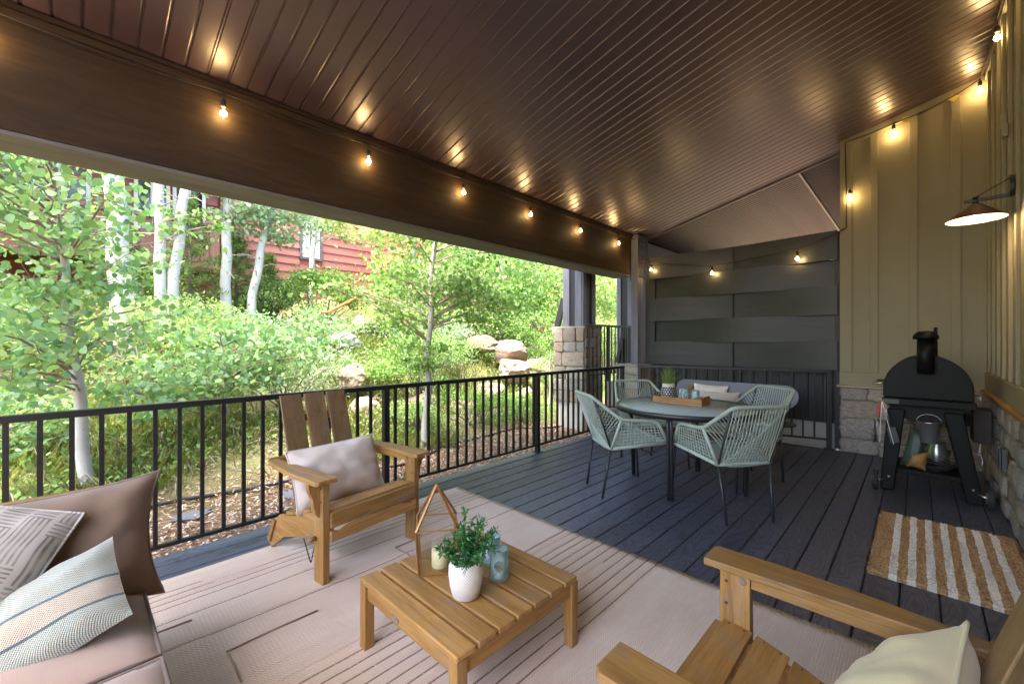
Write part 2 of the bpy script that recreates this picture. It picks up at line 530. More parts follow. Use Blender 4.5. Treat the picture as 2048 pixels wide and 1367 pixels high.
mat_glass('bulb_glass', (1.0, 0.93, 0.8), 0.0, None, 0.75)

def mat_fabric(name, col, scale=420.0, var=0.06, rough=0.85):
    t = NT(name)
    v = t.coord()
    w = t.n('TexWave', {'bands_direction': 'X'}, i0=v, Scale=scale * 0.16).outputs[1]
    w2 = t.n('TexWave', {'bands_direction': 'Y'}, i0=v, Scale=scale * 0.16).outputs[1]
    nz = t.noise(v, 5.0, 4)
    base = t.mix(1.0, col, t.ramp(nz, [(0.3, 1 - var), (0.7, 1 + var)]), 'MULTIPLY')
    t.P(Base_Color=base, Roughness=rough, Specular_IOR_Level=0.2, Sheen_Weight=0.25,
        Normal=t.bump(t.math('ADD', t.math('ADD', w, w2), t.math('MULTIPLY', nz, 2.0)), 0.12, 0.003))
    M[name] = t.m
mat_fabric('linen', srgb(196, 180, 168))
mat_fabric('sofa_taupe', srgb(146, 124, 112))
mat_fabric('pillow_brown', srgb(122, 100, 84))
mat_fabric('cream', srgb(216, 200, 158))
mat_fabric('offwhite', srgb(222, 214, 206))
mat_fabric('piping_taupe', srgb(100, 82, 72))
# ------------------------------------------------------------------ ground
def gz(x, y):
    u = -np.asarray(x, dtype=float)
    z = np.interp(u, [-60, 4.2, 5.0, 6.0, 6.6, 8.0, 9.0, 10.0, 13.0, 20.0, 40.0, 90.0], [-.12, -.12, -.02, .25, .6, 1.15, 1.4, 1.65, 2.45, 5.0, 14.0, 34.0])
    w = np.clip((u - 4.3) / 2.0, 0, 1)
    return z + w * (0.10 * np.sin(1.3 * u + 0.9 * np.asarray(y)) + 0.07 * np.sin(2.7 * np.asarray(y) - u))
def gzf(x, y): return float(gz(x, y))

def build_ground():
    xs = np.concatenate([np.linspace(-90, -20, 18), np.linspace(-19, -3.0, 90), np.linspace(-2, 60, 14)])
    ys = np.concatenate([np.linspace(-60, -8, 12), np.linspace(-7, 20, 110), np.linspace(22, 90, 16)])
    X, Y = np.meshgrid(xs, ys, indexing='ij')
    Z = gz(X, Y)
    Z = Z + np.where((X < -4.4) & (X > -19.5), nrg.normal(0, 0.018, X.shape), 0)
    V = np.stack([X, Y, Z], -1).reshape(-1, 3)
    nx, ny = X.shape
    i = np.arange(nx * ny).reshape(nx, ny)
    F = np.stack([i[:-1, :-1], i[1:, :-1], i[1:, 1:], i[:-1, 1:]], -1).reshape(-1, 4)
    me = np_mesh('ground', V, F)
    me.polygons.foreach_set('use_smooth', [True] * len(F))
    link('ground', me, 'earth', label='sloping planted bank of soil beside the deck', kind='structure')
build_ground()

def build_chips():
    n = 30000
    x = -3.2 - nrg.beta(1.1, 1.6, n) * 2.6
    y = nrg.uniform(-1.6, 9.5, n)
    keep = (x > -4.6) | (nrg.random(n) < 0.45)
    x, y = x[keep], y[keep]; n = len(x)
    z = gz(x, y) + nrg.uniform(0.003, 0.03, n)
    L = nrg.uniform(0.012, 0.042, n); W = L * nrg.uniform(0.2, 0.5, n)
    a = nrg.uniform(0, 6.283, n); tilt = nrg.normal(0, 0.35, n); roll = nrg.normal(0, 0.4, n)
    dx = np.stack([np.cos(a) * np.cos(tilt), np.sin(a) * np.cos(tilt), np.sin(tilt)], 1)
    sx = np.stack([-np.sin(a), np.cos(a), roll], 1)
    P = np.stack([x, y, z], 1)
    c = [(-.5, -.5), (.5, -.35), (.6, .4), (-.4, .5)]
    V = np.stack([P + dx * (L * q[0])[:, None] + sx * (W * q[1])[:, None] for q in c], 1)
    me = np_mesh('wood_chips', V.reshape(-1, 3), np.arange(n * 4).reshape(n, 4))
    link('wood_chips', me, 'chip', label='pale wood chip mulch strewn between deck and planted bank', cat='mulch', kind='stuff')
build_chips()

# plastic landscape edging that snakes through the mulch
e = MB()
pts = []
for i in range(34):
    y = -0.6 + i * 0.24
    x = -4.36 - 0.14 * math.sin(y * 1.9) - 0.05 * math.sin(y * 4.3)
    pts.append((x, y, gzf(x, y) + 0.015))
e.tube(pts, 0.016, 6)
e.build('landscape_edging', 'dark_paint', label='dark plastic edging strip snaking through the wood chips', cat='edging')
for i, (x, y, s) in enumerate([(-4.15, 0.62, .2), (-4.05, 1.35, .15), (-3.9, 1.62, .12)]):
    m = MB()
    ring = [(math.cos(a) * s * (0.8 + 0.4 * rng.random()), math.sin(a) * s * 0.45 * (0.8 + 0.5 * rng.random())) for a in np.linspace(0, 6.283, 9)[:-1]]
    m.prism([(p[0] * (1.25 if q_ % 2 else 0.6), p[1] * (0.5 if q_ % 2 else 1.0)) for q_, p in enumerate(ring)], 'z', 0, 0.006)
    m.build('fabric_scrap', 'grey_paint', loc=(x, y, gzf(x, y) + 0.02), rot=(0.05, 0.08, rng.random() * 3),
            label=['torn grey weed cloth scrap lying in mulch beside the plastic edging', 'small grey weed cloth scrap in mulch behind the slatted armchair', 'smallest grey weed cloth scrap in mulch, nearest the deck edge'][i], cat='scrap')

# ------------------------------------------------------------------ deck
def deck_end(x): return min(6.2, 5.9 + 0.233 * (x + 2.07))
deck = thing('deck', 'blue grey composite deck with grooved boards along the railing', 'deck', kind='structure')
Y0 = -2.4
MB().box(-3.245, -3.105, Y0, 5.62, -0.028, 0.0).build('border_board', 'decking', deck, 0.006)
x = -3.098
k = 0
while x < 0.44:
    w = 0.139
    xc = x + w / 2
    m = MB()
    e0, e1 = deck_end(x), deck_end(x + w)
    prof = [(-w / 2, -0.024), (w / 2, -0.024), (w / 2, -0.004), (w / 2 - 0.005, 0), (-w / 2 + 0.005, 0), (-w / 2, -0.004)]
    vs = [(p[0], Y0, p[1]) for p in prof] + [(p[0], e0 + (e1 - e0) * (p[0] + w / 2) / w, p[1]) for p in prof]
    n = 6
    m.add(vs, [tuple(range(n)), tuple(range(2 * n - 1, n - 1, -1))] + [(i, i + n, (i + 1) % n + n, (i + 1) % n) for i in range(n)])
    m.build('deck_board', 'decking', deck, loc=(xc, 0, -0.001 * rng.random()))
    x += 0.1445
MB().box(-3.20, 0.52, Y0, 5.55, -0.20, -0.034).build('joist_frame', 'soil', deck)
MB().prism([(-3.20, 5.55), (0.5, 5.55), (0.5, 6.18), (-0.8, 6.14), (-3.0, 5.62)], 'z', -0.20, -0.036).build('joist_frame', 'soil', deck)
MB().box(-3.235, -3.201, Y0, 5.6, -0.24, -0.03).build('fascia_board', 'decking', deck)

# ------------------------------------------------------------------ ceiling and roof
XB, ZB, K = -3.29, 2.969, 0.25
SL = math.hypot(1, K)
def ceil_z(x): return ZB + K * (x - XB)
ceil = thing('ceiling', 'dark brown ribbed metal soffit sloping up to the house', 'ceiling', kind='structure')
x0, x1 = -3.30, 0.56
def soffit_profile(w, g, d):
    # along y: flat pan, rolled lip, groove
    return [(0, 0.0), (w - g - 0.010, 0.0), (w - g - 0.004, 0.0025), (w - g, d), (w - 0.004, d), (w, 0.002)]
def soffit_mesh(w, g, d, xa, xb):
    pr = soffit_profile(w, g, d)
    vs = []
    for xx in (xa, xb):
        for (yy, zz) in pr:
            vs.append((xx, yy, ceil_z(xx) + zz))
    n = len(pr)
    fs = [(i, i + 1, i + 1 + n, i + n) for i in range(n - 1)]
    return MB().add(vs, fs).mesh('ceiling_panel')
pm = soffit_mesh(0.111, 0.011, 0.010, x0, x1)
y = -1.746
while y < 6.56:
    link('ceiling_panel', pm, 'soffit', ceil, loc=(0, y, 0))
    y += 0.111
YL = y
MB().add([(xx, yy, ceil_z(xx) + zz) for xx in (x0, x1) for (yy, zz) in ((YL, -0.02), (YL + 0.02, -0.02), (YL + 0.02, 0.10), (YL, 0.10))],
         [(0, 1, 2, 3), (7, 6, 5, 4), (0, 4, 5, 1), (1, 5, 6, 2), (2, 6, 7, 3), (3, 7, 4, 0)]).build('edge_trim', 'soffit', ceil)
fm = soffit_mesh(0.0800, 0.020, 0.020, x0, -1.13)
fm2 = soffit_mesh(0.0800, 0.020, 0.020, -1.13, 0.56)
far = thing('neighbouring_ceiling', 'paler finely ribbed soffit of the next porch beyond the fence', 'ceiling', kind='structure')
y = YL + 0.02
i = 0
while y < 13.0:
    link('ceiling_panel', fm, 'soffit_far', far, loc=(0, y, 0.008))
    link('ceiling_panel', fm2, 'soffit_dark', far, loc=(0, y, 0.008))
    y += 0.0800
MB().bar((-1.13, YL + 0.02, ceil_z(-1.13) - 0.004), (-1.13, 13, ceil_z(-1.13) - 0.004), 0.028, 0.02).build('ridge_flashing', 'board_grey', far)
def slab(name, xa, xb, ya, yb, lift, mat, **kw):
    m = MB()
    vs = [(xx, yy2, ceil_z(xx) + zz) for zz in (lift, lift + 0.12) for (xx, yy2) in ((xa, ya), (xb, ya), (xb, yb), (xa, yb))]
    m.add(vs, [(0, 3, 2, 1), (4, 5, 6, 7), (0, 1, 5, 4), (1, 2, 6, 5), (2, 3, 7, 6), (3, 0, 4, 7)])
    return m.build(name, mat, **kw)
slab('roof', -4.0, 3.5, -1.75, 6.62, 0.12, 'roofing', label='unseen low pitched porch roof over the deck, shaped to control the light', kind='structure')  # unseen slab added to block light; rear edge set by how far sun reaches
slab('neighbouring_roof', -4.0, 3.5, 6.63, 13.2, 0.12, 'roofing', label='roof over the next porch beyond the fence', kind='structure')

# ------------------------------------------------------------------ beam, post and stone plinth
bt = thing('roof_beam', 'deep dark brown timber beam carrying the porch ceiling above the railing', 'beam', (XB, 0, 0))
MB().box(-0.30, 0, -2.4, 6.13, 2.338, 2.94).build('timber', 'beam_wood', bt, 0.008)
MB().box(-0.30, 0, -2.4, 6.13, 2.312, 2.337).build('underside_board', 'weathered', bt, 0.004)
MB().box(-0.02, 0.035, -2.4, 6.16, 2.945, 2.972).build('top_trim', 'beam_wood', bt, 0.004)
MB().box(0.002, 0.02, -2.4, 6.16, 2.905, 2.943).build('cove_strip', 'beam_wood', bt, 0.004)
MB().box(-0.30, 0, 6.62, 13.0, 2.338, 2.96).build('neighbour_timber', 'grey_paint', bt, 0.008)

def stone_mesh(name, seed, box=1.0, cuts=3):
    """unit stone, roughly rectangular with worn edges and an uneven face"""
    bm = bmesh.new()
    bmesh.ops.create_cube(bm, size=1.0)
    bmesh.ops.subdivide_edges(bm, edges=bm.edges[:], cuts=cuts, use_grid_fill=True)
    o = Vector((seed * 3.1, seed * 1.7, seed * 0.9))
    for v in bm.verts:
        p = v.co.copy()
        d = p.normalized() * 0.5
        q = p.lerp(d, (1 - box) * 0.75)
        # worn corners
        c = sum(1 for a in p if abs(a) > 0.49)
        if c >= 2: q *= 0.95
        if c == 3: q *= 0.96
        nz = mnoise.noise(p * 2.3 + o)
        q += p.normalized() * nz * 0.09
        v.co = q
    me = bpy.data.meshes.new(name); bm.to_mesh(me); bm.free()
    return me
STONES = {}
def stones(mat):
    if mat not in STONES:
        L = []
        for s in range(7):
            me = stone_mesh('stone', s + 1, 0.86 if mat != 'cobble' else 0.45)
            me.materials.append(M[mat])
            if mat == 'cobble': me.polygons.foreach_set('use_smooth', [True] * len(me.polygons))
            L.append(me)
        STONES[mat] = L
    return STONES[mat]

def stone_wall(parent, mat, a0, a1, z0, z1, place, depth=0.09, hmin=0.13, hmax=0.22, wmin=0.16, wmax=0.36, gap=0.010, jit=0.012):
    """rows of stones; place(a, z) -> (location, z rotation)"""
    z = z0
    r = random.Random(int(abs(a0 * 100 + z1 * 31 + a1 * 7)) + len(mat))
    while z < z1 - 0.03:
        h = r.uniform(hmin, hmax)
        if z1 - (z + h) < hmin * 0.7: h = z1 - z
        a = a0
        while a < a1 - 0.02:
            w = r.uniform(wmin, wmax)
            if a1 - (a + w) < wmin * 0.7: w = a1 - a
            loc, rz = place(a + w / 2, z + h / 2)
            link('stone', r.choice(stones(mat)), None, parent, loc=(loc[0], loc[1], loc[2]), rot=(r.choice((0, math.pi)) + r.uniform(-.03, .03), r.uniform(-.03, .03), rz + r.uniform(-.03, .03)),
                 scale=((w - gap) * 1.04, depth * (1 + r.uniform(-.12, .25)) + jit, (h - gap) * 1.04))
            a += w
        z += h

def stone_block(parent, mat, xa, xb, ya, yb, z0, z1, faces='fr', **kw):
    """a squared pier: core plus stones on its -y face (f), +x face (r) and -x face (l)"""
    MB().box(xa + .03, xb - .03, ya + .03, yb - .03, z0, z1 - 0.01).build('core', 'mortar', parent)
    if 'f' in faces: stone_wall(parent, mat, xa, xb, z0, z1, lambda a, z: ((a, ya + .035, z), 0.0), **kw)
    if 'r' in faces: stone_wall(parent, mat, ya + .02, yb, z0, z1, lambda a, z: ((xb - .035, a, z), math.pi / 2), **kw)
    if 'l' in faces: stone_wall(parent, mat, ya + .02, yb, z0, z1, lambda a, z: ((xa + .035, a, z), math.pi / 2), **kw)

pl = thing('stone_plinth', 'squat rough stone plinth under the bolted grey post', 'plinth')
stone_block(pl, 'pier_stone', -3.45, -3.03, 5.93, 6.58, -0.15, 0.91, 'fr', hmin=.16, hmax=.26, wmin=.2, wmax=.4)
MB().box(-3.46, -3.02, 5.92, 6.59, 0.885, 0.925).build('cap', 'mortar', pl, 0.012)
po = thing('porch_post', 'grey stained timber post with bolted steel bracket at the beam end', 'post')
MB().box(-3.29, -3.176, 6.14, 6.33, 0.926, 2.975).build('timber', 'grey_wood_z', po, 0.006)
MB().box(-3.29, -3.18, 6.335, 6.50, 0.926, 2.975).build('timber', 'dark_paint', po, 0.006)
MB().box(-3.175, -3.168, 6.15, 6.32, 2.30, 2.95).build('bracket', 'dark_paint', po)
for (yy, zz) in ((6.19, 2.55), (6.19, 2.82), (6.28, 2.55), (6.28, 2.82), (6.24, 2.40)):
    MB().tube([(-3.168, yy, zz), (-3.150, yy, zz)], 0.016, 8).build('bolt', 'bolt', po)

# ------------------------------------------------------------------ railings
def railing(name, label, p0, p1, ztop, zbot, n_bal, posts, mat='black_metal', bal=0.021, foot=0.0, rail=(0.045, 0.036), group=None):
    t = thing(name, label, 'railing', (p0[0], p0[1], 0), group=group)
    d = Vector((p1[0] - p0[0], p1[1] - p0[1], 0)); L = d.length; d.normalize()
    o = Vector((0, 0, 0))
    up = Vector((0, 0, 1))
    MB().bar(up * (ztop - rail[1] / 2), d * L + up * (ztop - rail[1] / 2), rail[0], rail[1]).build('top_rail', mat, t, 0.004)
    MB().bar(up * zbot, d * L + up * zbot, 0.03, 0.022).build('bottom_rail', mat, t, 0.002)
    rz = math.atan2(d.y, d.x)
    bm_ = MB().box(-bal / 2, bal / 2, -bal / 2, bal / 2, zbot + 0.011, ztop - rail[1]).mesh('baluster')
    for i in range(n_bal):
        q = d * (L * (i + 0.5) / n_bal)
        if any(abs(q.length - s) < 0.045 for s in posts): continue
        link('baluster', bm_, mat, t, loc=q, rot=(0, 0, rz))
    for s in posts:
        q = d * s
        MB().box(-.024, .024, -.024, .024, foot, ztop - rail[1] + .002).build('post', mat, t, 0.003, loc=q, rot=(0, 0, rz))
        MB().box(-.05, .05, -.045, .045, foot, foot + 0.006).build('foot_plate', mat, t, loc=q, rot=(0, 0, rz))
    return t
# baluster pitch 0.111, one at y = 0.299
railing('deck_railing', 'long black metal railing with square balusters along the deck edge', (-3.178, -2.0735), (-3.178, 5.6965), 0.918, 0.085, 70, [0.06, 3.853, 5.787, 7.73])
railing('end_railing', 'grey metal railing across the far deck end before the board fence', (-2.93, 5.655), (-0.735, 6.225), 0.945, 0.115, 20, [0.03, 2.24], 'dark_paint', 0.018)

# ------------------------------------------------------------------ woven board fence
fn = thing('privacy_fence', 'tall charcoal privacy fence of wide woven horizontal boards', 'fence', (-3.0, 6.34, 0))
lv = [0.935, 1.278, 1.606, 1.946, 2.267, 2.60]
def wavy_board(xa, xb, za, zb, ph, mid=True):
    n = 25
    vs = []
    for i in range(n):
        u = i / (n - 1); xx = xa + (xb - xa) * u
        off = 0.045 * math.cos(2 * math.pi * (u - 0.02)) * ph
        for (dy, zz) in ((-0.010, za), (0.010, za), (0.010, zb), (-0.010, zb)):
            vs.append((xx, off + dy, zz))
    fs = []
    for i in range(n - 1):
        for k in range(4):
            fs.append((i * 4 + k, i * 4 + (k + 1) % 4, (i + 1) * 4 + (k + 1) % 4, (i + 1) * 4 + k))
    fs += [(0, 3, 2, 1), (4 * n - 4, 4 * n - 3, 4 * n - 2, 4 * n - 1)]
    return MB().add(vs, fs)
for i in range(5):
    wavy_board(-0.06, 2.31, lv[i] - 0.005, lv[i + 1] + 0.005, 1 if i % 2 else -1).build('fence_board', 'fence_x', fn, loc=(0, 0, 0))
for xx, ww in ((-0.065, 0.16), (1.135, 0.03), (2.315, 0.075)):
    MB().box(xx - ww / 2, xx + ww / 2, -0.006, 0.006, 0.0, 2.60).build('fence_post', 'dark_paint', fn)
# vertical skirt boards under the fence
sk = thing('fence_skirt', 'low charcoal vertical board skirt below the woven fence', 'fence', (-3.0, 6.42, 0))
for i in range(15):
    MB().box(0.02 + i * 0.153, 0.165 + i * 0.153, -0.012, 0.012, 0.30, 0.93).build('skirt_board', 'dark_paint', sk, 0.003)
MB().box(0.0, 2.33, 0.014, 0.03, 0.28, 0.95).build('gap_blocker', 'dark_paint', sk)  # added behind the skirt to block light showing between its boards
cb = MB().box(-3.0, -0.72, 6.46, 6.66, -0.15, 0.31)
cb.build('concrete_curb', 'concrete', bevel=0.01, label='pale concrete curb under the fence behind the end railing', cat='curb')
MB().box(-3.0, -0.66, 5.6, 6.46, -0.14, -0.05).build('planting_strip', 'soil', label='strip of dark soil between end railing and fence', kind='structure')

# ------------------------------------------------------------------ house walls
MB().box(-0.675, -0.55, 6.39, 12.0, 0.0, 3.7).build('return_wall', 'dark_paint', label='dark side wall of the house running back past the fence end', cat='wall')
hw = thing('corner_wall', 'tan board and batten wall section behind the black grill', 'wall', (0, 6.26, 0))
MB().box(-0.66, 0.52, 0.0, 0.12, 0.77, ceil_z(-0.66) + 0.02).build('siding_panel', 'siding', hw)
m = MB(); m.add([(-0.66, 0.001, 3.6), (0.52, 0.001, 3.6), (0.52, 0.001, ceil_z(0.52) + .03), (-0.66, 0.001, ceil_z(-0.66) + .03), (-0.66, 0.12, 3.6), (0.52, 0.12, 3.6), (0.52, 0.12, ceil_z(0.52) + .03), (-0.66, 0.12, ceil_z(-0.66) + .03)],
              [(0, 1, 2, 3), (7, 6, 5, 4), (0, 4, 5, 1), (1, 5, 6, 2), (2, 6, 7, 3), (3, 7, 4, 0)]); m.build('gable_panel', 'siding', hw)
def slanted(xa, xb, z0, ya, yb, drop=0.0):
    m = MB()
    vs = [(xx, yy, zz) for (xx, zz) in ((xa, z0), (xb, z0), (xb, ceil_z(xb) - drop), (xa, ceil_z(xa) - drop)) for yy in (ya, yb)]
    return m.add(vs, [(0, 2, 4, 6), (7, 5, 3, 1), (0, 1, 3, 2), (2, 3, 5, 4), (4, 5, 7, 6), (6, 7, 1, 0)])
for (xa, xb) in ((-0.662, -0.551), (-0.39, -0.322), (-0.070, -0.002), (0.246, 0.314)):
    slanted(xa, xb, 0.926, -0.020, 0.0, 0.07).build('batten', 'siding', hw, 0.003)
MB().box(-0.665, 0.5, -0.024, 0.0, 0.775, 0.925).build('skirt_trim', 'siding', hw, 0.003)
m = MB(); m.add([(xx, yy, ceil_z(xx) + zz) for xx in (-0.66, 0.5) for (yy, zz) in ((-0.03, -0.085), (0.0, -0.085), (0.0, -0.002), (-0.03, -0.002))],
                [(0, 1, 2, 3), (7, 6, 5, 4), (0, 4, 5, 1), (1, 5, 6, 2), (2, 6, 7, 3), (3, 7, 4, 0)]); m.build('frieze_board', 'siding', hw)
MB().box(-0.685, 0.47, -0.085, 0.0, 0.750, 0.774).build('stone_ledge', 'ledge', hw, 0.005)
MB().box(-0.64, 0.5, -0.02, 0.1, -0.1, 0.75).build('mortar_bed', 'mortar', hw)
stone_wall(hw, 'ashlar', -0.655, 0.46, 0.0, 0.748, lambda a, z: ((a, -0.028, z), 0.0), depth=0.07, hmin=.13, hmax=.27, wmin=.24, wmax=.46, jit=.006)
stone_wall(hw, 'ashlar', 0.0, 0.16, 0.0, 0.748, lambda a, z: ((-0.62, a - 0.03, z), math.pi / 2), depth=0.07, hmin=.13, hmax=.2, wmin=.14, wmax=.2)

sw = thing('side_wall', 'long tan board and batten house wall with rubble stone base', 'wall', (0.50, 0, 0))
MB().box(0.0, 0.12, -1.2, 6.26, 0.80, 3.98).build('siding_panel', 'siding', sw)
yb = 6.10
while yb > -1.1:
    MB().box(-0.022, 0.0, yb - 0.064, yb, 0.98, 3.86).build('batten', 'siding', sw, 0.003)
    yb -= 0.32
MB().box(-0.026, 0.0, -1.2, 6.235, 0.815, 0.975).build('skirt_trim', 'siding', sw, 0.003)
MB().box(-0.026, 0.0, -1.2, 6.235, 3.855, 3.93).build('frieze_board', 'siding', sw, 0.003)
MB().box(-0.055, 0.0, -1.2, 6.18, 0.785, 0.812).build('stone_ledge', 'teak_y', sw, 0.005)
MB().box(0.0, 0.1, -1.2, 6.2, -0.1, 0.785).build('mortar_bed', 'mortar', sw)
stone_wall(sw, 'cobble', 3.2, 6.19, 0.0, 0.785, lambda a, z: ((0.008 - 0.01 * rng.random(), a, z), math.pi / 2), depth=0.10, hmin=.11, hmax=.19, wmin=.13, wmax=.27, gap=.004)
ou = thing('wall_outlet', 'grey weatherproof outlet box low on the rubble stone wall', 'outlet', (0.448, 4.52, 0.37))
MB().box(-0.028, 0.0, -0.05, 0.05, 0.0, 0.16).build('box', 'board_grey', ou, 0.006)
MB().box(-0.040, -0.029, -0.04, 0.04, 0.012, 0.15).build('cover', 'board_grey', ou, 0.004)
pb = thing('door_chime', 'small pale boxes mounted high on the side wall battens', 'box', (0.475, 4.75, 2.78))
MB().box(-0.03, 0.0, -0.03, 0.03, 0.0, 0.09).build('cover', 'siding', pb, 0.005)
MB().box(-0.03, 0.0, 0.05, 0.11, 0.09, 0.20).build('cover', 'siding', pb, 0.005)

# ------------------------------------------------------------------ stone pier and neighbouring porch pieces beyond the railing
pr_ = thing('stone_pier', 'tall stone pier with grey boxed column beyond the railing', 'pier')
stone_block(pr_, 'pier_stone', -4.35, -3.75, 5.5, 6.0, 0.30, 1.50, 'fr', hmin=.14, hmax=.24, wmin=.16, wmax=.36)
MB().box(-4.32, -3.78, 5.52, 6.0, -0.2, 0.30).build('footing', 'concrete', pr_, 0.01)
MB().box(-4.36, -3.74, 5.49, 6.01, 1.485, 1.525).build('cap', 'mortar', pr_, 0.012)
MB().box(-4.20, -3.84, 5.60, 5.92, 1.526, 3.15).build('column_core', 'dark_paint', pr_, 0.004)
for (xa, xb, ya, ym) in ((-4.222, -4.09, 5.575, 5.599), (-3.98, -3.85, 5.575, 5.599)):
    MB().box(xa, xb, ya, ym, 1.526, 3.15).build('column_batten', 'grey_wood_z', pr_, 0.003)
for (ya, yb2) in ((5.575, 5.66), (5.84, 5.93)):
    MB().box(-3.839, -3.815, ya, yb2, 1.526, 3.15).build('column_batten', 'grey_wood_z', pr_, 0.003)
MB().bar((-4.36, 5.60, 1.53), (-4.23, 5.62, 2.0), 0.06, 0.09).build('brace', 'dark_paint', pr_)
rail2 = railing('neighbouring_railing', 'short grey railing beside the tall stone pier', (-3.74, 5.56), (-3.72, 6.9), 1.56, 0.75, 12, [0.03, 0.62, 1.32], 'dark_paint', 0.016, 0.3)
c2 = thing('boxed_column', 'grey boxed column standing just beyond the bolted post', 'column', (-3.85, 6.95, 0))
MB().box(-0.14, 0.14, 0.0, 0.25, 0.3, 3.0).build('core', 'dark_paint', c2, 0.004)
for xa in (-0.16, 0.06):
    MB().box(xa, xa + 0.09, -0.022, -0.001, 0.3, 3.0).build('batten', 'grey_wood_z', c2, 0.003)
MB().bar((-0.12, -0.05, 0.9), (-0.02, -0.05, 1.35), 0.06, 0.06).build('brace', 'dark_paint', c2)
MB().box(-3.75, -3.5, 6.1, 7.6, -0.2, 0.62).build('concrete_landing', 'concrete', bevel=0.01, label='pale concrete landing behind the neighbouring railing', cat='landing')
MB().box(-3.76, -3.44, 5.48, 6.05, -0.2, 0.24).build('timber_step', 'brown_siding', bevel=0.006, label='brown timber riser between stone pier and deck edge', cat='step')
# ------------------------------------------------------------------ woven rug
RX0, RX1, RY0, RY1 = -2.89, 0.30, -1.2, 2.305
LINES = [-2.74, -2.685, -2.63, -2.575, -2.44, -2.20] + [-1.705 + 0.058 * i for i in range(12)] + [-0.02, 0.05, 0.12]
def mat_rug():
    t = NT('rug_weave')
    v = t.coord('Object')
    x, y, z = t.sep(v)
    # fine ribs along the length
    rib = t.math('SINE', t.math('MULTIPLY', x, 2 * math.pi / 0.0105))
    rib2 = t.math('SINE', t.math('MULTIPLY', y, 2 * math.pi / 0.016))
    knot = t.math('MULTIPLY', rib, rib2)
    n1 = t.noise(t.coord('Object', (2.2, 0.7, 1)), 2.0, 5, 0.6)
    n2 = t.noise(t.coord('Object', (60, 10, 1)), 1.0, 4, 0.7)
    n3 = t.noise(t.coord('Object', (40, 160, 1)), 1.0, 3, 0.7)
    base = t.ramp(n1, [(0.3, srgb(196, 170, 152)), (0.5, srgb(212, 190, 173)), (0.7, srgb(224, 206, 192))])
    base = t.mix(t.math('MULTIPLY', n2, 0.35), base, srgb(190, 162, 146))
    base = t.mix(t.math('MULTIPLY', n3, 0.35), base, srgb(232, 220, 212))
    base = t.mix(t.math('MULTIPLY', t.math('MULTIPLY_ADD', knot, 0.5, 0.5), 0.22), base, srgb(176, 146, 128))
    # tan tint of the ridged band and the inlaid tan blocks
    band = t.math('MULTIPLY', t.math('GREATER_THAN', x, -1.72), t.math('LESS_THAN', x, -1.05))
    band = t.math('MULTIPLY', band, t.math('MULTIPLY_ADD', n2, 0.5, 0.05))
    base = t.mix(band, base, srgb(190, 158, 134))
    dark = None
    for lx in LINES:
        wob = t.math('MULTIPLY_ADD', t.noise(t.coord('Object', (0.2, 3, 1)), 1.0, 2), 0.010, -0.005)
        d = t.math('ABSOLUTE', t.math('ADD', t.math('SUBTRACT', x, lx), wob))
        k = t.math('LESS_THAN', d, 0.0042)
        dark = k if dark is None else t.math('MAXIMUM', dark, k)
    seg = t.math('GREATER_THAN', t.noise(t.coord('Object', (7, 0.9, 1)), 1.0, 1), 0.36)
    brk = t.math('GREATER_THAN', t.noise(t.coord('Object', (200, 55, 1)), 1.0, 2), 0.36)
    dark = t.math('MULTIPLY', t.math('MULTIPLY', dark, seg), t.math('MULTIPLY', brk, 0.88))
    base = t.mix(dark, base, srgb(112, 84, 68))
    # worn grubby patches
    base = t.mix(t.ramp(t.noise(t.coord('Object', (1, 1, 1)), 1.3, 4), [(0.52, 0.0), (0.75, 0.30)]), base, srgb(160, 136, 122))
    h = t.math('ADD', t.math('ADD', rib, knot), t.math('MULTIPLY', n2, 1.5))
    t.P(Base_Color=base, Roughness=0.95, Specular_IOR_Level=0.1, Sheen_Weight=0.2, Normal=t.bump(h, 0.45, 0.003))
    M['rug_weave'] = t.m
mat_rug()
